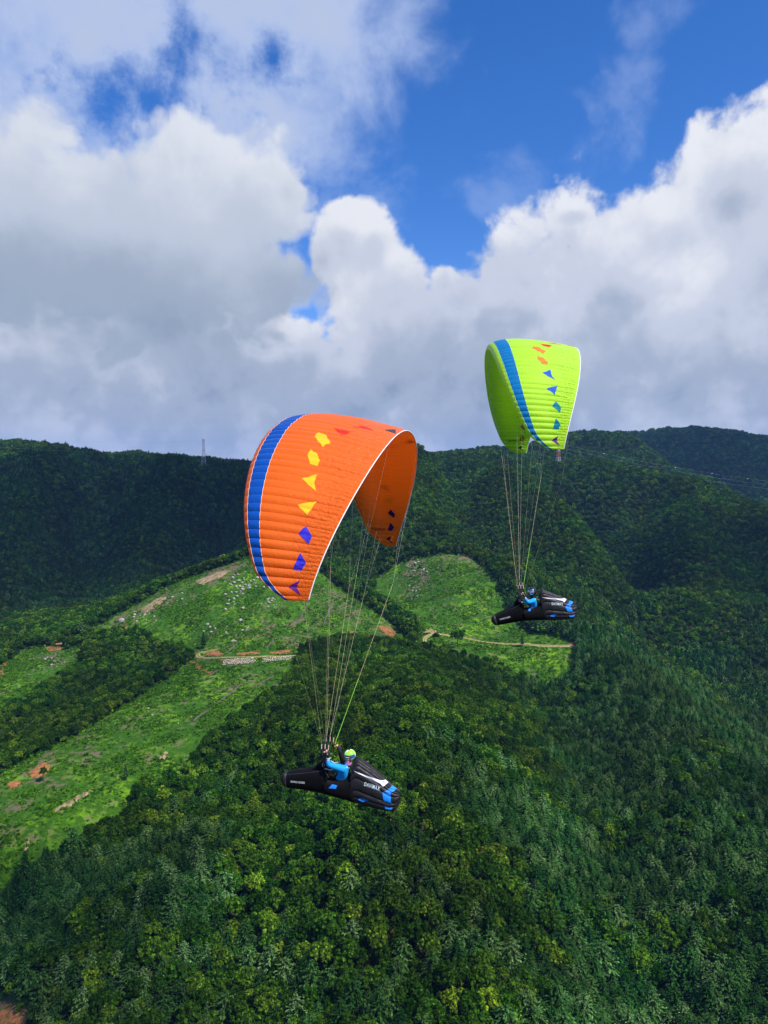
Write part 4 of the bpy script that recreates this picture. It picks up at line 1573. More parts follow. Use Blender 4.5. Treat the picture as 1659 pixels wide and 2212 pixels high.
def cell_mesh(t0, t1, mats, grad=None):
    e = 1e-5
    ts = t0 + e + (t1 - t0 - 2 * e) * S_IN
    rows, uvs, nu = [], [], len(U_TOP) + len(U_BOT)
    for u, sd in [(x, 1) for x in U_TOP] + [(x, -1) for x in U_BOT]:
        rows.append(wing_pt(ts, np.full(len(ts), u), sd))
        uvs += [(t * 70, u) for t in ts]
    V = np.concatenate(rows)
    n = len(ts)
    F, mi = [], []
    for j in range(nu - 1):
        if j < len(U_TOP) - 1:
            um = (U_TOP[j] + U_TOP[j + 1]) / 2
            k = 1 if 0.055 < um < 0.198 else 0
        elif j == len(U_TOP) - 1:
            k = 0
        else:
            jj = j - len(U_TOP)
            um = (U_BOT[jj] + U_BOT[jj + 1]) / 2
            k = 2 if 0.04 < um < 0.058 and abs(t0) < 0.86 else 3
        for i in range(n - 1):
            a = j * n + i
            F.append((a, a + n, a + n + 1, a + 1))
            mi.append(k)
    c0 = V[F[10 * (n - 1) + 3][0]], V[F[10 * (n - 1) + 3][1]], V[F[10 * (n - 1) + 3][2]]
    nn = np.cross(c0[1] - c0[0], c0[2] - c0[0])
    if nn @ np.array([0, c0[0][1], c0[0][2] - 3.2]) < 0:
        F = [f[::-1] for f in F]
    me = mesh('cell', V, F, mi)
    put_uv(me, uvs)
    for m in mats:
        me.materials.append(m)
    me.shade_smooth()
    return me


EMB = {  # (t, u) outlines of the sewn-in figures, tip to centre
    'swallow': [(0.932, 0.770), (0.957, 0.520), (0.981, 0.765), (0.957, 0.697)],
    'kite_b': [(0.845, 0.706), (0.875, 0.812), (0.901, 0.769), (0.901, 0.644)],
    'kite_a': [(0.757, 0.694), (0.787, 0.792), (0.814, 0.780), (0.786, 0.638)],
    'dart_b': [(0.668, 0.717), (0.724, 0.678), (0.694, 0.558)],
    'dart_a': [(0.571, 0.627), (0.605, 0.635), (0.636, 0.681), (0.598, 0.517)],
    'shard_b': [(0.466, 0.484), (0.482, 0.548), (0.512, 0.602), (0.536, 0.599), (0.533, 0.536), (0.498, 0.485)],
    'shard_a': [(0.356, 0.463), (0.375, 0.537), (0.410, 0.600), (0.443, 0.564), (0.391, 0.450)],
    'fin_b': [(0.306, 0.530), (0.300, 0.710), (0.349, 0.644)],
    'fin_a': [(0.262, 0.665), (0.217, 0.733), (0.245, 0.835), (0.252, 0.745)],
    'fin_c': [(0.203, 0.890), (0.150, 0.950), (0.205, 0.985)],
}


def flat_to_wing(bm, side, off):
    """cut a flat (t, u) sheet along the seams and lay it on the wing"""
    ts = [v.co.x for v in bm.verts]
    us = [v.co.y for v in bm.verts]
    lo, hi = min(ts), max(ts)
    cuts = [a + (b - a) * q for a, b in zip(SEAMS[:-1], SEAMS[1:]) for q in (0, 0.15, 0.32, 0.5, 0.68, 0.85)]
    for c in cuts:
        if lo < c < hi:
            bmesh.ops.bisect_plane(bm, geom=bm.verts[:] + bm.edges[:] + bm.faces[:], plane_co=(c, 0, 0), plane_no=(1, 0, 0))
    for c in np.arange(0.0, 1.0, 0.03):
        if min(us) < c < max(us):
            bmesh.ops.bisect_plane(bm, geom=bm.verts[:] + bm.edges[:] + bm.faces[:], plane_co=(0, c, 0), plane_no=(0, 1, 0))
    bm.verts.ensure_lookup_table()
    t = np.array([v.co.x for v in bm.verts])
    u = np.array([v.co.y for v in bm.verts])
    P = wing_pt(t, u, side, off)
    uv = np.stack([t * 70, u], 1)
    for v, p in zip(bm.verts, P):
        v.co = Vector(p)
    return uv


def face_out(bm, side):
    """turn the sheet so that its faces look away from the wing's inside"""
    bm.normal_update()
    for f in bm.faces:
        c = f.calc_center_median()
        out = Vector((0, c.y, c.z - 3.2)) * side
        if f.normal.dot(out) < 0:
            f.normal_flip()


def wing_patch(name, outline, side, m, parent, off=0.006):
    bm = bmesh.new()
    bm.faces.new([bm.verts.new((a, b, 0)) for a, b in outline])
    bmesh.ops.triangulate(bm, faces=bm.faces[:])
    uv = flat_to_wing(bm, side, off)
    face_out(bm, side)
    me = bpy.data.meshes.new(name)
    bm.to_mesh(me)
    bm.free()
    put_uv(me, uv)
    return link(name, me, m, parent, smooth=True)


def text_mesh(body, bold=0.0):
    cu = bpy.data.curves.new('lettering', 'FONT')
    cu.body = body
    cu.size = 1.0
    cu.offset = bold
    cu.resolution_u = 3
    cu.space_character = 1.18
    o = bpy.data.objects.new('lettering', cu)
    C.objects.link(o)
    bpy.context.view_layer.update()
    me = bpy.data.meshes.new_from_object(o.evaluated_get(bpy.context.evaluated_depsgraph_get()))
    V = np.array([v.co[:] for v in me.vertices])
    F = [tuple(p.vertices) for p in me.polygons]
    bpy.data.objects.remove(o)
    bpy.data.curves.remove(cu)
    bpy.data.meshes.remove(me)
    lo, hi = V.min(0), V.max(0)
    V = (V - lo) / np.where(hi - lo < 1e-6, 1, hi - lo)
    return V, F


TXT_DAVINCI = text_mesh('DAVINCI', 0.02)
TXT_DAVIMAX = text_mesh('DAVIMAX', 0.012)
TXT_GLIDERS = text_mesh('DAVINCI GLIDERS', 0.03)


def wing_text(parent, m, m2):
    # on the underside of the far half, read from nose to tail
    def lay(V, F, u0, u1, ta, tb, name, mm):
        bm = bmesh.new()
        vs = [bm.verts.new((-(ta + (tb - ta) * (1 - p[1])), u0 + (u1 - u0) * p[0], 0)) for p in V]
        for f in F:
            try:
                bm.faces.new([vs[i] for i in f])
            except ValueError:
                pass
        uv = flat_to_wing(bm, -1, 0.008)
        face_out(bm, -1)
        me = bpy.data.meshes.new(name)
        bm.to_mesh(me)
        bm.free()
        put_uv(me, uv)
        return link(name, me, mm, parent)
    lay(*TXT_DAVINCI, 0.255, 0.565, 0.888, 0.9085, 'lettering', m)
    # the small woven emblem in front of the word
    V, F = [], []
    for (x0, y0, x1, y1) in [(0, .1, .38, .42), (.62, .1, 1, .42), (0, .58, .38, .9), (.62, .58, 1, .9), (.3, .36, .7, .64)]:
        o = len(V)
        V += [(x0, y0, 0), (x1, y0 + .1, 0), (x1 - .05, y1, 0), (x0 + .05, y1 - .1, 0)]
        F.append((o, o + 1, o + 2, o + 3))
    lay(np.array(V), F, 0.175, 0.238, 0.888, 0.9085, 'emblem', m2)


def ribbon_tube(ts, us, side, rad, n=5, off=0.0):
    P = wing_pt(np.array(ts), np.array(us), side, off)
    return tube([tuple(p) for p in P], rad, n)


LINE_R = {'main': 0.0016, 'fork': 0.0008, 'brake': 0.0030}


def make_wing(name, pose, hang, cols, label, under_names, hands):
    yaw, pit, rol, dep = pose
    d = ray(*hang) * dep
    e = empty(name, d)
    e.rotation_mode = 'XYZ'
    e.rotation_euler = (Matrix.Rotation(yaw, 3, 'Z') @ Matrix.Rotation(pit, 3, 'Y') @ Matrix.Rotation(rol, 3, 'X')).to_euler('XYZ')
    can = empty('canopy', parent=e)
    tag(e, label, 'paraglider', 'paragliders in the air')
    cell_mats = [cols['main'], cols['band'], cols['intake'], cols['under']]
    for a, b in zip(SEAMS[:-1], SEAMS[1:]):
        link('cell', cell_mesh(a, b, cell_mats), parent=can)
    # tip closing panels
    for s in (-1, 1):
        V, F = [], []
        for u in U_TOP[::2]:
            V += [tuple(wing_pt(s * 0.99999, u, 1)), tuple(wing_pt(s * 0.99999, u, -1))]
        F = [(2 * i, 2 * i + 1, 2 * i + 3, 2 * i + 2) for i in range(len(V) // 2 - 1)]
        me = mesh('tip_panel', V, F)
        put_uv(me, [(0, 0)] * len(V))
        link('tip_panel', me, cols['main'], can)
    # white tape along the tail and thin piping along the colour band
    tt = np.linspace(-1, 1, 281)
    link('trailing_edge_tape', mesh('trailing_edge_tape', *ribbon_tube(tt, np.full(281, 1.0), 1, 0.0095)), cols['tape'], can, True)
    for u in (0.055, 0.198):
        link('piping', mesh('piping', *ribbon_tube(np.linspace(-0.99, 0.99, 421), np.full(421, u), 1, 0.0045, 4)), cols['piping'], can, True)
    for k, outline in EMB.items():
        for s in (1, -1):
            ol = [(a * s, b) for a, b in outline]
            wing_patch('sewn_figure', ol, 1, cols[k], can)
            if s < 0 and k in under_names:
                wing_patch('sewn_figure', ol, -1, cols[under_names[k]], can, 0.007)
    wing_text(can, cols['text'], cols['logo'])

    # risers, suspension lines and brakes
    for s in (1, -1):
        base = Vector((0.0, s * 0.21, 0.02))
        tops = {'a': Vector((0.06, s * 0.23, 0.50)), 'b': Vector((-0.02, s * 0.235, 0.51)), 'c': Vector((-0.10, s * 0.24, 0.50))}
        ris = link('riser', mesh('riser', *join([tube([base, base.lerp(tp, 0.55), tp], 0.009, 5) for tp in tops.values()])), cols['riser'], e)
        link('webbing_end', mesh('webbing_end', *join([tube([tp - Vector((0, 0, 0.13)), tp - Vector((0, 0, 0.02))], 0.012, 5) for tp in tops.values()])), cols['riser_end'], ris)
        link('carabiner', mesh('carabiner', *tube([base + Vector((0.025 * math.cos(q), 0, 0.035 * math.sin(q) - 0.02)) for q in np.linspace(0, 6.283, 13)], 0.008, 5)), cols['steel'], ris)
        for row, u, groups in (('a', 0.10, ((0.10, 0.24, 0.36, 0.48), (0.58, 0.70, 0.82, 0.92))), ('b', 0.55, ((0.12, 0.28, 0.42, 0.54), (0.64, 0.74, 0.83, 0.91)))):
            for g in groups:
                tp = tops[row]
                at = [Vector(wing_pt(s * q, u, -1)) for q in g]
                mean = sum(at, Vector()) / 4
                f0 = tp.lerp(mean, 0.60)
                ml = link('main_line', mesh('main_line', *tube([tp, f0], LINE_R['main'], 4)), cols['line_' + row], e)
                parts = []
                for pr in (at[:2], at[2:]):
                    f1 = f0.lerp((pr[0] + pr[1]) / 2, 0.62)
                    parts.append(tube([f0, f1], LINE_R['fork'], 4))
                    parts += [tube([f1, q], LINE_R['fork'] * 0.8, 4) for q in pr]
                link('fork_lines', mesh('fork_lines', *join(parts)), cols['line_fork'], ml)
        hp = Vector(hands[0 if s > 0 else 1])
        at = [Vector(wing_pt(s * q, 0.998, -1)) for q in (0.30, 0.46, 0.62, 0.76, 0.88, 0.97)]
        mean = sum(at, Vector()) / 6
        pul = Vector((-0.14, s * 0.25, 0.34))
        f0 = pul.lerp(mean, 0.62) + Vector((-0.25, 0, 0))
        mid = pul.lerp(f0, 0.38)
        bl = link('brake_line', mesh('brake_line', *tube([hp, pul, mid], LINE_R['brake'] * 1.3, 5)), cols['brake'], e)
        link('brake_main', mesh('brake_main', *tube([mid, f0], LINE_R['brake'] * 0.8, 4)), cols['line_a'], bl)
        parts = []
        for i in range(0, 6, 2):
            f1 = f0.lerp((at[i] + at[i + 1]) / 2, 0.5)
            parts += [tube([f0, f1], LINE_R['fork'], 4), tube([f1, at[i]], LINE_R['fork'] * 0.8, 4), tube([f1, at[i + 1]], LINE_R['fork'] * 0.8, 4)]
        link('fork_lines', mesh('fork_lines', *join(parts)), cols['line_fork'], bl)
    return e


M_WHITE_TAPE = mat('white_tape', (0.85, 0.84, 0.82), 0.6)
M_LINE_TAN = mat('line_tan', (0.80, 0.72, 0.48), 0.6)
M_LINE_ORG = mat('line_orange', (0.82, 0.62, 0.36), 0.6)
M_LINE_GRN = mat('line_green', (0.62, 0.75, 0.5), 0.6)
M_LINE_FORK = mat('line_pale', (0.62, 0.62, 0.52), 0.6)
M_BRAKE = mat('brake_green', (0.35, 0.90, 0.08), 0.5)
M_RISER = mat('riser_webbing', (0.05, 0.045, 0.05), 0.7)
M_RISER_END = mat('riser_tape', (0.75, 0.55, 0.40), 0.6)
M_STEEL_S = mat('polished_steel', (0.7, 0.7, 0.7), 0.25, metal=1.0)
BLACK_CLOTH = fabric('black_print', (0.012, 0.010, 0.012), 0.05, 0.1, 0.2)

common = dict(tape=M_WHITE_TAPE, text=BLACK_CLOTH, riser=M_RISER, riser_end=M_RISER_END, steel=M_STEEL_S, line_a=M_LINE_ORG, line_b=M_LINE_TAN, line_c=M_LINE_GRN, line_fork=M_LINE_FORK, brake=M_BRAKE)
red = fabric('red_figure', (0.80, 0.030, 0.018), 0.3)
yel = fabric('yellow_figure', (0.90, 0.66, 0.02), 0.35)
blu = fabric('royal_figure', (0.035, 0.035, 0.62), 0.25)
pur = fabric('purple_figure', (0.12, 0.015, 0.22), 0.25)
drk = fabric('dark_figure', (0.02, 0.012, 0.03), 0.1)
nav = fabric('navy_figure', (0.012, 0.008, 0.12), 0.15)
yor = fabric('amber_figure', (0.95, 0.36, 0.01), 0.35)
tea = fabric('teal_figure', (0.0, 0.22, 0.36), 0.3)
azu = fabric('azure_figure', (0.005, 0.10, 0.62), 0.25)
org = fabric('orange_figure', (0.92, 0.25, 0.04), 0.35)
brn = fabric('rust_figure', (0.42, 0.14, 0.01), 0.3)
ORANGE = dict(common, main=fabric('orange_ripstop', (1.0, 0.185, 0.017), 0.48), under=fabric('orange_underside', (1.0, 0.24, 0.010), 0.5), band=fabric('blue_band', (0.004, 0.085, 0.42), 0.22),
              intake=fabric('orange_intake', (0.55, 0.06, 0.005), 0.3), piping=mat('orange_piping', (0.9, 0.55, 0.35), 0.6), logo=BLACK_CLOTH,
              swallow=pur, kite_b=blu, kite_a=blu, dart_b=yel, dart_a=yel, shard_b=yel, shard_a=yel, fin_b=red, fin_a=red, fin_c=drk, u_swallow=drk, u_kite=nav, u_dart=yor)
LIME = dict(common, main=fabric('lime_ripstop', (0.52, 0.88, 0.04), 0.40), under=fabric('lime_underside', (0.46, 0.88, 0.02), 0.5), band=fabric('blue_teal_band', (0.002, 0.17, 0.46), 0.22),
            intake=fabric('pale_intake', (0.55, 0.80, 0.62), 0.3), piping=mat('lime_piping', (0.55, 0.85, 0.25), 0.6), logo=tea,
            swallow=pur, kite_b=tea, kite_a=tea, dart_b=azu, dart_a=azu, shard_b=org, shard_a=org, fin_b=red, fin_a=red, fin_c=red, u_swallow=drk, u_kite=brn, u_dart=brn)
UNDER = {'swallow': 'u_swallow', 'kite_b': 'u_kite', 'kite_a': 'u_kite', 'dart_b': 'u_dart', 'dart_a': 'u_dart'}
POSE_O = (2.9804, -0.0659, 0.0152, 16.4433)
POSE_G = (3.0407, 0.0026, -0.0128, 22.3206)
HANG_O, HANG_G = (703, 1645), (1121.6, 1294.7)
make_wing('paraglider_wing', POSE_O, HANG_O, ORANGE, 'orange paraglider wing with a blue leading band and white tail edge', UNDER, [(-0.13, 0.27, 0.30), (-0.22, -0.24, 0.38)])
make_wing('paraglider_wing', POSE_G, HANG_G, LIME, 'lime green paraglider wing with a blue-teal leading band', UNDER, [(-0.16, 0.25, 0.24), (-0.20, -0.24, 0.28)])

# ------------------------------------------------------------------ pod harnesses
ZS = 525.0


def hx(zx):
    return (655.0 - zx) / ZS


def hz(zy, y=0.0):
    return ((470.0 - zy) / ZS + y * 0.34) / 0.94


# frame x, top, bottom, half width
POD = np.array([(112, 668, 700, 0.03), (122, 632, 735, 0.09), (150, 604, 772, 0.135), (200, 586, 790, 0.160), (300, 562, 797, 0.185), (450, 528, 806, 0.22), (560, 500, 815, 0.25), (660, 470, 826, 0.275), (700, 520, 832, 0.28)])
SHELL = np.array([(640, 560, 824, 0.272), (700, 585, 832, 0.282), (780, 600, 846, 0.288), (880, 590, 868, 0.290), (960, 560, 885, 0.285), (1015, 520, 897, 0.275)])
FAIR = np.array([(985, 450, 890, 0.262), (1030, 388, 899, 0.262), (1064, 382, 905, 0.26), (1130, 424, 920, 0.25), (1200, 470, 934, 0.235), (1300, 545, 950, 0.205), (1400, 628, 964, 0.165), (1440, 662, 966, 0.145), (1500, 702, 948, 0.11), (1535, 730, 880, 0.075), (1550, 752, 820, 0.02)])


def prof(tab, zx):
    r_ = [np.interp(zx, tab[:, 0], tab[:, k]) for k in (1, 2, 3)]
    return r_[0], r_[1], r_[2] * 0.90


def sect(tab, zx, phi, bands=0, off=0.0):
    """phi 0 = top, pi/2 = near side, pi = bottom, 3pi/2 = far side"""
    tp, bt, w = prof(tab, zx)
    z0, z1 = hz(bt, 0.0) + w * 0.06, hz(tp, -0.05) - w * 0.20
    zc, hh = (z0 + z1) / 2, (z1 - z0) / 2
    c, s = np.cos(phi), np.sin(phi)
    ex = 0.72
    y = w * np.sign(s) * np.abs(s) ** ex
    z = zc + hh * np.sign(c) * np.abs(c) ** ex
    r = off
    if bands:
        f = np.arccos(np.clip(c, -1, 1)) / np.pi * bands
        r = r + np.abs(np.sin(np.pi * f)) ** 0.7 * 0.022
    n = np.stack([np.zeros_like(y), s * hh, c * w], -1)
    n = n / (np.linalg.norm(n, axis=-1, keepdims=True) + 1e-9)
    return np.stack([np.full_like(y, 0) + hx(zx), y, z], -1) + n * np.asarray(r)[..., None]


def loft(tab, xs, nphi=28, p0=0.0, p1=2 * math.pi, bands=0, cap=True):
    V, F = [], []
    closed = abs(p1 - p0 - 2 * math.pi) < 1e-6
    ph = np.linspace(p0, p1, nphi, endpoint=not closed)
    for x in xs:
        V += sect(tab, x, ph, bands).tolist()
    m = nphi
    for i in range(len(xs) - 1):
        for k in range(m if closed else m - 1):
            F.append((i * m + k, i * m + (k + 1) % m, (i + 1) * m + (k + 1) % m, (i + 1) * m + k))
    if cap and closed:
        F.append(tuple(range(m))[::-1])
        F.append(tuple((len(xs) - 1) * m + k for k in range(m)))
    return V, F


def cloth_black(name, c=(0.012, 0.011, 0.013), rough=0.42, spec=0.45, scale=7.0, bump=0.35):
    m = mat(name, c, rough, spec=spec)
    T = NT(m.node_tree)
    b = T.n['Principled BSDF']
    tc = T.new('ShaderNodeTexCoord')
    mp = T.new('ShaderNodeMapping')
    T.l.new(tc.outputs['Object'], mp.inputs['Vector'])
    mp.inputs['Scale'].default_value = (1.0, 1.0, 0.55)
    n = T.noise(mp.outputs[0], scale, 5.0, 0.65, 0.7)
    bp = T.new('ShaderNodeBump')
    bp.inputs['Strength'].default_value = bump
    bp.inputs['Distance'].default_value = 0.05
    T.l.new(n, bp.inputs['Height'])
    T.l.new(bp.outputs[0], b.inputs['Normal'])
    return m


M_POD = cloth_black('pod_lycra', (0.005, 0.005, 0.006), 0.65, 0.12, 5.0, 0.3)
M_FAIR = cloth_black('inflated_nylon', (0.013, 0.012, 0.014), 0.5, 0.4, 8.0, 0.5)
M_CORD = mat('grey_seam', (0.05, 0.05, 0.055), 0.6)
M_PBLUE = mat('bright_blue_panel', (0.015, 0.24, 0.80), 0.5)
M_PWHITE = mat('pale_panel', (0.72, 0.70, 0.80), 0.5)
M_PPRINT = mat('silver_print', (0.70, 0.82, 0.85), 0.4)
M_NAVYP = mat('near_black_trim', (0.02, 0.02, 0.022), 0.7)

M_HWHITE = mat('helmet_white', (0.82, 0.83, 0.78), 0.3, coat=0.4)
XF = np.concatenate([np.linspace(985, 1440, 16), [1470, 1500, 1520, 1538, 1550]])


def side_patch(name, outline, tab, bands, m, parent, off=0.012, tri=True):
    """lay a flat outline (frame coordinates) on the camera-side flank"""
    bm = bmesh.new()
    if tri:
        bm.faces.new([bm.verts.new((a, b, 0)) for a, b in outline])
    else:
        V, F = outline
        vs = [bm.verts.new((a, b, 0)) for a, b in V]
        for f in F:
            try:
                bm.faces.new([vs[i] for i in f])
            except ValueError:
                pass
    xs = [v.co.x for v in bm.verts]
    ys = [v.co.y for v in bm.verts]
    for c in np.arange(100, 1560, 22):
        if min(xs) < c < max(xs):
            bmesh.ops.bisect_plane(bm, geom=bm.verts[:] + bm.edges[:] + bm.faces[:], plane_co=(c, 0, 0), plane_no=(1, 0, 0))
    for c in np.arange(350, 1000, 9):
        if min(ys) < c < max(ys):
            bmesh.ops.bisect_plane(bm, geom=bm.verts[:] + bm.edges[:] + bm.faces[:], plane_co=(0, c, 0), plane_no=(0, 1, 0))
    for v in bm.verts:
        zx, zy = v.co.x, v.co.y
        tp, bt, w = prof(tab, zx)
        z0, z1 = hz(bt) + w * 0.06, hz(tp, -0.05) - w * 0.20
        zc, hh = (z0 + z1) / 2, (z1 - z0) / 2
        zz = hz(zy, w * 0.85)
        q = np.clip((zz - zc) / hh, -0.995, 0.995)
        c = math.copysign(abs(q) ** (1 / 0.72), q)
        v.co = Vector(sect(tab, np.float64(zx), np.array([math.acos(c)]), bands, off)[0])
    me = bpy.data.meshes.new(name)
    bm.to_mesh(me)
    bm.free()
    return link(name, me, m, parent)


def text_outline(txt, a, b, h, slant=0.0):
    V, F = txt
    a, b = np.array(a, float), np.array(b, float)
    d = b - a
    n = np.array([d[1], -d[0]]) / np.linalg.norm(d)        # up in the frame
    pts = [tuple(a + d * p[0] + n * h * p[1]) for p in V]
    return pts, F


def make_harness(loc, yaw, pitch, label, marks):
    e = empty('pod_harness', loc)
    e.rotation_euler = (Matrix.Rotation(yaw, 3, 'Z') @ Matrix.Rotation(pitch, 3, 'Y')).to_euler()
    xs = np.concatenate([POD[:4, 0], np.linspace(240, 700, 12)])
    pod = link('leg_pod', mesh('leg_pod', *loft(POD, xs, 30)), M_POD, e, True)
    cap = loft(POD, np.array([112, 122, 150, 188]), 30)
    V = [Vector(v) for v in cap[0]]
    cen = Vector((hx(200), 0, hz(690)))
    link('nose_cap', mesh('nose_cap', [cen + (v - cen) * 1.03 for v in V], cap[1]), M_FAIR, pod, True)
    seam = [Vector(p) for p in sect(POD, np.float64(190), np.linspace(0, 2 * math.pi, 30))]
    link('seam', mesh('seam', *tube(seam, 0.006, 4)), M_CORD, pod)
    zip_ = [Vector(sect(POD, np.float64(x), np.array([0.75]), 0, 0.004)[0]) for x in np.linspace(195, 640, 14)]
    link('seam', mesh('seam', *tube(zip_, 0.005, 4)), M_CORD, pod)
    shell = link('seat_shell', mesh('seat_shell', *loft(SHELL, np.linspace(640, 1015, 10), 30)), M_POD, e, True)
    # instrument cockpit in front of the pilot
    ck, F = [], []
    for x, tp, w in ((548, 505, 0.10), (590, 470, 0.13), (640, 425, 0.15), (690, 405, 0.15), (704, 470, 0.15)):
        z0, z1 = hz(560), hz(tp)
        for q in np.linspace(0, 2 * math.pi, 14, endpoint=False):
            ck.append((hx(x), w * math.copysign(abs(math.sin(q)) ** 0.6, math.sin(q)), (z0 + z1) / 2 + (z1 - z0) / 2 * math.copysign(abs(math.cos(q)) ** 0.6, math.cos(q))))
    for i in range(4):
        for k in range(14):
            F.append((i * 14 + k, i * 14 + (k + 1) % 14, (i + 1) * 14 + (k + 1) % 14, (i + 1) * 14 + k))
    F += [tuple(range(14))[::-1], tuple(56 + k for k in range(14))]
    co = link('cockpit', mesh('cockpit', ck, F), M_POD, e, True)
    link('instrument', mesh('instrument', [(hx(600), 0.06, hz(462)), (hx(575), 0.06, hz(492)), (hx(575), -0.06, hz(492)), (hx(600), -0.06, hz(462)), (hx(603), 0.06, hz(468)), (hx(578), 0.06, hz(498)), (hx(578), -0.06, hz(498)), (hx(603), -0.06, hz(468))],
                            [(0, 1, 2, 3), (7, 6, 5, 4), (0, 4, 5, 1), (1, 5, 6, 2), (2, 6, 7, 3), (3, 7, 4, 0)]), M_PPRINT, co)
    # inflated rear fairing: one object per air chamber
    NB = 9
    fair = link('rear_fairing', mesh('rear_fairing', *loft(FAIR, np.array([985, 1000]), 26)), M_POD, e, True)
    for sd in (0, 1):
        for k in range(NB):
            a, b = math.pi * k / NB, math.pi * (k + 1) / NB
            if sd:
                a, b = 2 * math.pi - b, 2 * math.pi - a
            link('air_chamber', mesh('air_chamber', *loft(FAIR, XF, 7, a + 1e-4, b - 1e-4, NB, False)), M_FAIR, fair, True)
    P = lambda nm, ol, m, off=0.010: side_patch(nm, ol, FAIR, NB, m, fair, off)
    P('pale_stripe', [(1010, 541), (1180, 592), (1330, 644), (1425, 668), (1352, 705), (1330, 672), (1170, 606)], M_PWHITE)
    P('blue_panel', [(1370, 752), (1480, 698), (1527, 728), (1446, 766)], M_PBLUE)
    P('blue_panel', [(1352, 758), (1444, 768), (1452, 872), (1368, 858)], M_PBLUE)
    P('blue_panel', [(1376, 902), (1464, 924), (1462, 948), (1436, 960), (1384, 944)], M_PBLUE)
    P('blue_panel', [(1068, 856), (1122, 832), (1198, 856), (1124, 878)], M_PBLUE)
    side_patch('lettering', text_outline(TXT_DAVIMAX, (1142, 692), (1320, 740), 42), FAIR, 0, M_PPRINT, fair, 0.036, False)
    side_patch('lettering', text_outline(TXT_GLIDERS, (254, 724), (430, 724), 22), POD, 0, M_HWHITE, pod, 0.008, False)
    if marks == 'near':
        side_patch('blue_panel', [(722, 752), (765, 712), (826, 718), (812, 752)], SHELL, 0, M_PBLUE, shell, 0.008)
    else:
        side_patch('blue_panel', [(745, 700), (775, 668), (812, 660), (800, 690), (770, 712)], SHELL, 0, M_PBLUE, shell, 0.008)
    # webbing straps from the carabiners to the seat
    for s in (1, -1):
        link('main_strap', mesh('main_strap', *tube([(0.0, s * 0.21, 0.0), (-0.06, s * 0.26, -0.12), (-0.14, s * 0.286, -0.24)], 0.013, 5)), M_NAVYP, e)
        link('chest_strap', mesh('chest_strap', *tube([(-0.04, s * 0.24, -0.06), (-0.16, s * 0.2, -0.1), (-0.3, s * 0.16, -0.06)], 0.010, 5)), M_PPRINT, e)
    tag(e, label, 'harness', 'pod harnesses')
    return e


def hang_at(hang, dep):
    return ray(*hang) * dep


YAW_O, PIT_O = POSE_O[0], 0.0
YAW_G, PIT_G = POSE_G[0], R(15.5)
harness_o = make_harness(hang_at(HANG_O, POSE_O[3]), YAW_O, PIT_O, 'black pod harness with blue rear panels under the orange wing', 'near')
harness_g = make_harness(hang_at(HANG_G, POSE_G[3]), YAW_G, PIT_G, 'black pod harness with blue rear panels under the lime green wing', 'far')


# ------------------------------------------------------------------ pilots
def skin_body(name, verts, edges, radii, root, mats, level=2):
    me = bpy.data.meshes.new(name)
    me.from_pydata([tuple(v) for v in verts], edges, [])
    o = bpy.data.objects.new(name, me)
    C.objects.link(o)
    o.modifiers.new('skin', 'SKIN')
    sk = me.skin_vertices[0].data
    for i, r in enumerate(radii):
        sk[i].radius = (r, r)
        sk[i].use_root = (i == root)
    sb = o.modifiers.new('smooth', 'SUBSURF')
    sb.levels = sb.render_levels = level
    bpy.context.view_layer.update()
    dg = bpy.context.evaluated_depsgraph_get()
    out = bpy.data.meshes.new_from_object(o.evaluated_get(dg))
    bpy.data.objects.remove(o)
    bpy.data.meshes.remove(me)
    out.materials.clear()
    for m in mats:
        out.materials.append(m)
    out.shade_smooth()
    return out


def J(zx, zy, y):
    return Vector((hx(zx), y, hz(zy, y)))


M_SKIN = mat('skin', (0.62, 0.33, 0.22), 0.55)
M_JACKET = mat('blue_jacket', (0.005, 0.30, 0.72), 0.7)
M_VEST = mat('black_vest', (0.012, 0.012, 0.014), 0.75)
M_GLOVE = mat('black_glove', (0.02, 0.02, 0.022), 0.7)
M_LENS = mat('teal_mirror_lens', (0.02, 0.28, 0.30), 0.12, spec=0.8)
M_HGREEN = mat('helmet_green', (0.30, 0.85, 0.04), 0.3, coat=0.4)
M_HBLUE = mat('helmet_blue', (0.03, 0.10, 0.30), 0.3, coat=0.4)
M_HBLACK = mat('helmet_black', (0.015, 0.015, 0.017), 0.25, coat=0.5)
M_HCHROME = mat('visor_chrome', (0.75, 0.78, 0.80), 0.12, metal=1.0)
M_GAITER = mat('purple_gaiter', (0.42, 0.16, 0.42), 0.8)
M_LIP = mat('lips', (0.50, 0.16, 0.12), 0.5)
M_HANDLE_O = mat('orange_handle', (0.85, 0.38, 0.12), 0.6)
M_HANDLE_P = mat('pale_handle', (0.80, 0.52, 0.42), 0.6)
M_HAIR = mat('dark_hair', (0.02, 0.015, 0.012), 0.6)


def ellipsoid(c, r, Rm, nu=20, nv=14, keep=None, mi=None):
    V, F, M = [], [], []
    for j in range(nv + 1):
        a = math.pi * j / nv
        for i in range(nu):
            b = 2 * math.pi * i / nu
            V.append(Vector((math.sin(a) * math.cos(b), math.sin(a) * math.sin(b), math.cos(a))))
    for j in range(nv):
        for i in range(nu):
            q = (j * nu + i, (j + 1) * nu + i, (j + 1) * nu + (i + 1) % nu, j * nu + (i + 1) % nu)
            m = sum((V[k] for k in q), Vector()) / 4
            if keep is None or keep(m):
                F.append(q)
                M.append(mi(m) if mi else 0)
    W = [Vector(c) + Rm @ Vector((v.x * r[0], v.y * r[1], v.z * r[2])) for v in V]
    return W, F, M


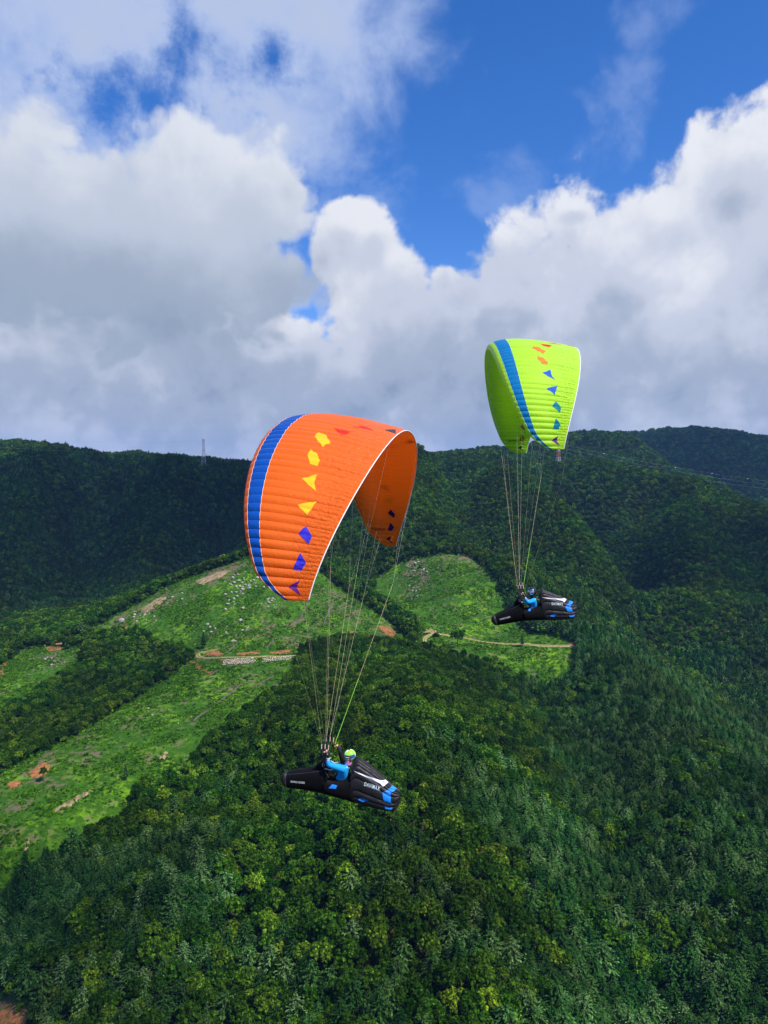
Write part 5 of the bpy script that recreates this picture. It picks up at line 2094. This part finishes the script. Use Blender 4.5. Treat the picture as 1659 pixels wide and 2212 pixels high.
def make_pilot(loc, yaw, pitch, label, near, hands):
    e = empty('person', loc)
    e.rotation_euler = (Matrix.Rotation(yaw, 3, 'Z') @ Matrix.Rotation(pitch, 3, 'Y')).to_euler()
    un = Matrix.Rotation(-pitch, 3, 'Y')
    U = lambda v: (un @ v) if not near else v
    pelvis, spine, chest, neck, head = J(815, 690, 0), J(858, 620, 0), J(895, 555, 0), J(925, 480, 0), J(945, 395, 0)
    if not near:
        pelvis, spine, chest, neck, head = J(815, 700, 0), J(858, 640, 0), J(880, 580, 0), J(890, 500, 0), J(893, 415, 0)
    V, E, Rd = [], [], []

    def add(p, r, prev=None):
        V.append(Vector(p))
        Rd.append(r)
        if prev is not None:
            E.append((prev, len(V) - 1))
        return len(V) - 1
    ip = add(pelvis, 0.15)
    isp = add(spine, 0.14, ip)
    ich = add(chest, 0.145, isp)
    ine = add(neck, 0.058, ich)
    ija = add(neck.lerp(head, 0.55), 0.070, ine)
    ihe = add(head, 0.088, ija)
    add(head + (head - neck).normalized() * 0.085, 0.06, ihe)
    wr = []
    for s in (1, -1):
        if near:
            sh = J(892, 535, 0.19) if s > 0 else J(868, 500, -0.19)
            el = J(722, 492, 0.29) if s > 0 else J(832, 470, -0.30)
            wi = J(724, 408, 0.26) if s > 0 else J(806, 350, -0.22)
        else:
            sh = J(872, 560, 0.19) if s > 0 else J(862, 540, -0.19)
            el = J(772, 578, 0.29) if s > 0 else J(790, 560, -0.28)
            wi = J(748, 470, 0.25) if s > 0 else J(770, 440, -0.22)
        hand = Vector(hands[0 if s > 0 else 1])
        hand = wi + (hand - wi).normalized() * 0.085
        a = add(sh, 0.072, ich)
        b = add(sh.lerp(el, 0.55), 0.060, a)
        b = add(el, 0.048, b)
        c = add(wi, 0.031, b)
        h = add(hand, 0.036, c)
        wr.append((sh, el, wi, hand))
        ax = (hand - wi).normalized()
        side = ax.cross(Vector((1, 0, 0))).normalized()
        fw = Vector((1, 0, 0))
        for k in range(4):                       # fingers curled round the handle
            q = (k - 1.5) * 0.021
            p1 = hand + side * q + ax * 0.045 + fw * 0.012
            f = add(p1, 0.010, h)
            f = add(p1 + ax * (0.018 + 0.004 * (1.5 - abs(k - 1.5))) + fw * 0.026, 0.009, f)
            add(p1 + ax * 0.004 + fw * 0.044, 0.008, f)
        tpos = hand - ax * 0.02 + side * 0.04 * s
        f = add(tpos, 0.011, h)
        add(tpos + ax * 0.035 + fw * 0.022, 0.009, f)
        # leg inside the pod
        k = add(pelvis + Vector((0.05, s * 0.10, -0.02)), 0.095, ip)
        k = add(J(520, 640, s * 0.09), 0.066, k)
        k = add(J(260, 690, s * 0.07), 0.045, k)
        add(J(185, 676, s * 0.07), 0.035, k)
    body = link('body', skin_body('body', V, E, Rd, 0, [M_SKIN]), None, e)
    # jacket sleeves and chest: a slightly larger skin over arms and torso
    JV, JE, JR = [], [], []

    def jadd(p, r, prev=None):
        JV.append(Vector(p))
        JR.append(r)
        if prev is not None:
            JE.append((prev, len(JV) - 1))
        return len(JV) - 1
    a0 = jadd(pelvis, 0.168)
    a1 = jadd(spine, 0.160, a0)
    a2 = jadd(chest, 0.170, a1)
    jadd(neck - (neck - chest) * 0.15, 0.075, a2)
    for s, (sh, el, wi, hand) in zip((1, -1), wr):
        a = jadd(sh, 0.092, a2)
        b = jadd(sh.lerp(el, 0.55), 0.080, a)
        b = jadd(el, 0.068, b)
        jadd(el.lerp(wi, 0.72 if s > 0 else 0.95), 0.055, b)
    jm = skin_body('jacket', JV, JE, JR, 0, [M_JACKET, M_VEST])
    cut = {}
    for p in jm.polygons:
        c = p.center
        near_arm = c.y > 0.13 and (c - chest).length > 0.10
        shoulder = c.y > 0.10 and c.z > chest.z - 0.16
        p.material_index = 0 if (near_arm and c.z > chest.z - 0.22) or shoulder else 1
    link('jacket', jm, None, e)
    for s, (sh, el, wi, hand) in zip((1, -1), wr):
        ax = (hand - wi).normalized()
        V_, F_ = tube([wi - ax * 0.05, wi, hand - ax * 0.01, hand + ax * 0.055], [0.040, 0.038, 0.046, 0.038], 10)
        gl = link('glove', mesh('glove', V_, F_), M_GLOVE, e, True)
        if s > 0:
            link('cuff', mesh('cuff', *tube([wi - ax * 0.035, wi - ax * 0.018], 0.046, 10)), M_PPRINT if near else M_JACKET, gl)
        side = Vector((1, 0.1 * s, -0.12)).normalized()
        hb = hand + ax * 0.03 + Vector((0.02, 0, 0))
        hm = M_HANDLE_P if s > 0 else M_HANDLE_O
        link('brake_handle', mesh('brake_handle', *tube([hb - side * 0.055, hb, hb + side * 0.075], [0.018, 0.021, 0.016], 8)), hm, gl)
    # head: which way the face looks
    face = Vector((0.80, 0.58, -0.10)).normalized() if near else Vector((0.96, 0.25, -0.12)).normalized()
    up = (head - neck).normalized() * 0.5 + Vector((0, 0, 1))
    rt = face.cross(up).normalized()
    up = rt.cross(face).normalized()
    Rm = Matrix((face, -rt, up)).transposed()          # x = face, y = left, z = up

    def hp(x, y, z):
        return head + Rm @ Vector((x, y, z))
    if near:
        link('nose', mesh('nose', [hp(.085, 0, .02), hp(.085, .018, -.03), hp(.085, -.018, -.03), hp(.122, 0, -.025), hp(.09, 0, -.038)], [(0, 1, 3), (0, 3, 2), (1, 4, 3), (3, 4, 2)]), M_SKIN, e)
        link('chin', mesh('chin', *ellipsoid(hp(.055, 0, -.085), (.045, .05, .04), Rm)[:2]), M_SKIN, e, True)
        link('cheek', mesh('cheek', *ellipsoid(hp(.045, 0, -.03), (.058, .068, .06), Rm)[:2]), M_SKIN, e, True)
        link('mouth', mesh('mouth', *ellipsoid(hp(.094, 0, -.068), (.012, .026, .009), Rm, 10, 6)[:2]), M_LIP, e, True)
        for s in (1, -1):
            link('ear', mesh('ear', *ellipsoid(hp(-.005, s * .09, -.02), (.022, .012, .034), Rm, 10, 8)[:2]), M_SKIN, e, True)
            lens, fl = [], []
            for i in range(6):
                a = s * (0.10 + 0.85 * i / 5)
                for zz in (0.024, -0.022 + 0.006 * abs(i - 2) / 2):
                    lens.append(hp(.104 * math.cos(a) + .006, .098 * math.sin(a), zz))
            fl = [(2 * i, 2 * i + 1, 2 * i + 3, 2 * i + 2) for i in range(5)]
            link('sunglass_lens', mesh('sunglass_lens', lens, fl), M_LENS, e, True)
        link('sunglass_frame', mesh('sunglass_frame', *tube([hp(.107 * math.cos(a) + .006, .101 * math.sin(a), 0.026) for a in np.linspace(-1.2, 1.2, 13)], 0.005, 5)), M_HWHITE, e)
        link('neck_gaiter', mesh('neck_gaiter', *tube([hp(.04, 0, -.095) , head.lerp(neck, 0.75), neck - (neck - chest) * 0.15], [0.066, 0.082, 0.085], 14)), M_GAITER, e, True)

        def mi(v):
            if v.z < 0.30:
                return 2 if (abs(v.y) > 0.55 and v.x > -0.55 and v.z > -0.35) else 0
            if v.z > 0.42 and abs(v.y) > 0.14:
                return 1
            return 0
        W, F, M = ellipsoid(hp(-.012, 0, .035), (.135, .118, .122), Rm, 28, 18, lambda v: not (v.x > 0.30 and v.z < 0.22 + 0.1 * v.x) and v.z > -0.72 and not (v.z < -0.25 and v.x > -0.05), mi)
        hm = mesh('helmet', W, F, M)
        for m in (M_HWHITE, M_HGREEN, M_HBLUE):
            hm.materials.append(m)
        ho = link('helmet', hm, None, e, True)
        link('camera_mount', mesh('camera_mount', *tube([hp(-.01, 0, .15), hp(-.01, 0, .172)], 0.020, 8)), M_HBLACK, ho)
        link('antenna', mesh('antenna', *tube([hp(-.01, 0, .165), hp(.0, .02, .27)], 0.004, 5)), M_HBLACK, ho)
        link('chin_strap', mesh('chin_strap', *tube([hp(.0, .108, -.03), hp(.035, .06, -.11), hp(.045, 0, -.125), hp(.035, -.06, -.11), hp(0, -.108, -.03)], 0.007, 5)), M_HBLACK, ho)
    else:
        def mi(v):
            return 1 if (v.x > -0.25 and -0.45 < v.z < 0.66) else 0
        W, F, M = ellipsoid(hp(0, 0, .02), (.150, .122, .140), Rm, 28, 20, lambda v: v.z > -0.88, mi)
        hm = mesh('helmet', W, F, M)
        hm.materials.append(M_HBLACK)
        hm.materials.append(M_HCHROME)
        ho = link('helmet', hm, None, e, True)
        link('neck_gaiter', mesh('neck_gaiter', *tube([head, head.lerp(neck, 0.6), neck - (neck - chest) * 0.15], [0.06, 0.075, 0.085], 14)), M_VEST, e, True)
        link('visor_rim', mesh('visor_rim', *tube([hp(.152 * math.cos(a), .124 * math.sin(a), .105 - 0.02 * math.cos(a)) for a in np.linspace(-1.5, 1.5, 13)], 0.006, 5)), M_HBLACK, ho)
    # bright shoulder straps of the harness worn over the jacket
    for s in (1, -1):
        st = [chest + Vector((0.12, s * 0.12, 0.02)), chest + Vector((0.06, s * 0.15, 0.15)), chest + Vector((-0.08, s * 0.15, 0.13))]
        link('shoulder_strap', mesh('shoulder_strap', *tube(st, 0.02, 6)), M_PPRINT if s > 0 else M_VEST, e, True)
    tag(e, label, 'person', 'pilots')
    return e


make_pilot(hang_at(HANG_O, POSE_O[3]), YAW_O, PIT_O, 'person in blue jacket, green and white helmet and mirrored sunglasses, hands raised to the risers', True, [(-0.13, 0.27, 0.30), (-0.22, -0.24, 0.38)])
harness_g.scale = (0.95, 0.95, 0.95)
pilot_g = make_pilot(hang_at(HANG_G, POSE_G[3]), YAW_G, PIT_G, 'person in blue sleeves and black helmet with chrome visor under the lime green wing', False, [(-0.18, 0.26, 0.14), (-0.22, -0.23, 0.16)])
pilot_g.scale = (0.95, 0.95, 0.95)

# ------------------------------------------------------------------ unseen clouds, placed up-sun of chosen ground to shade parts of the valley
def cloud_material():
    m = bpy.data.materials.new('cloud')
    m.use_nodes = True
    T = NT(m.node_tree)
    T.n.clear()
    out = T.new('ShaderNodeOutputMaterial')
    v = T.new('ShaderNodeVolumePrincipled')
    v.inputs['Color'].default_value = (0.97, 0.97, 0.98, 1)
    v.inputs['Density'].default_value = 0.0058
    v.inputs['Anisotropy'].default_value = 0.3
    T.l.new(v.outputs[0], out.inputs['Volume'])
    return m


M_CLOUD = cloud_material()
CLOUD_Z = 2000.0


def shade_cloud(gx, gy, gz, rx, ry, rz, rot, seed, label):
    k = (CLOUD_Z - gz) / SUN_DIR.z
    c = Vector((gx, gy, gz)) + SUN_DIR * k
    bm = bmesh.new()
    bmesh.ops.create_icosphere(bm, subdivisions=4, radius=1.0)
    for v in bm.verts:
        p = np.array(v.co[:])
        q = 0.72 + 0.55 * fbm(np.array([p[0] * 1.7 + seed * 3.1 + p[2]]), np.array([p[1] * 1.7 + seed + p[2] * 0.7]), 4, seed)[0]
        if p[2] < 0:
            p[2] *= 0.35
        v.co = Vector((p[0] * rx * q, p[1] * ry * q, p[2] * rz * q))
    me = bpy.data.meshes.new('cloud')
    bm.to_mesh(me)
    bm.free()
    o = link('cloud', me, M_CLOUD)
    o.location = c
    o.rotation_euler = (0, 0, rot)
    tag(o, label, 'cloud', 'unseen clouds overhead', 'stuff')
    return o


shade_cloud(-520, 1240, -40, 450, 470, 170, 0.0, 1, 'broad unseen cloud overhead shading the dark mountain')
shade_cloud(-190, 1340, 0, 230, 400, 150, 0.2, 2, 'unseen cloud overhead shading the ridge by the pylon')
shade_cloud(600, 960, -130, 300, 170, 150, -0.5, 3, 'unseen cloud overhead shading the right valley')
shade_cloud(1250, 2550, 60, 420, 480, 170, 0.3, 4, 'unseen cloud overhead shading the far blue mountain')
shade_cloud(-190, 235, -170, 120, 80, 110, 0.5, 5, 'small unseen cloud overhead shading the lower left forest')
shade_cloud(70, 520, -150, 60, 40, 80, 0.3, 6, 'small unseen cloud overhead shading the crest of the near spur')
shade_cloud(260, 330, -170, 120, 70, 100, 0.9, 7, 'small unseen cloud overhead shading the lower right forest')
shade_cloud(-190, 545, -160, 75, 40, 90, 0.5, 9, 'small unseen cloud overhead shading the strip of trees')

# ------------------------------------------------------------------ haze
def build_haze():
    m = bpy.data.materials.new('haze')
    m.use_nodes = True
    T = NT(m.node_tree)
    T.n.clear()
    out = T.new('ShaderNodeOutputMaterial')
    v = T.new('ShaderNodeVolumePrincipled')
    v.inputs['Color'].default_value = (0.22, 0.46, 0.92, 1)
    v.inputs['Density'].default_value = 0.000048
    v.inputs['Anisotropy'].default_value = 0.0
    T.l.new(v.outputs[0], out.inputs['Volume'])
    x0, x1, y0, y1, z0, z1 = -12500, 12500, -12500, 12500, -420, 480
    V = [(x, y, z) for z in (z0, z1) for x, y in ((x0, y0), (x1, y0), (x1, y1), (x0, y1))]
    F = [(0, 3, 2, 1), (4, 5, 6, 7), (0, 1, 5, 4), (1, 2, 6, 5), (2, 3, 7, 6), (3, 0, 4, 7)]
    o = link('haze', mesh('haze', V, F), m)
    tag(o, kind='stuff')


build_haze()
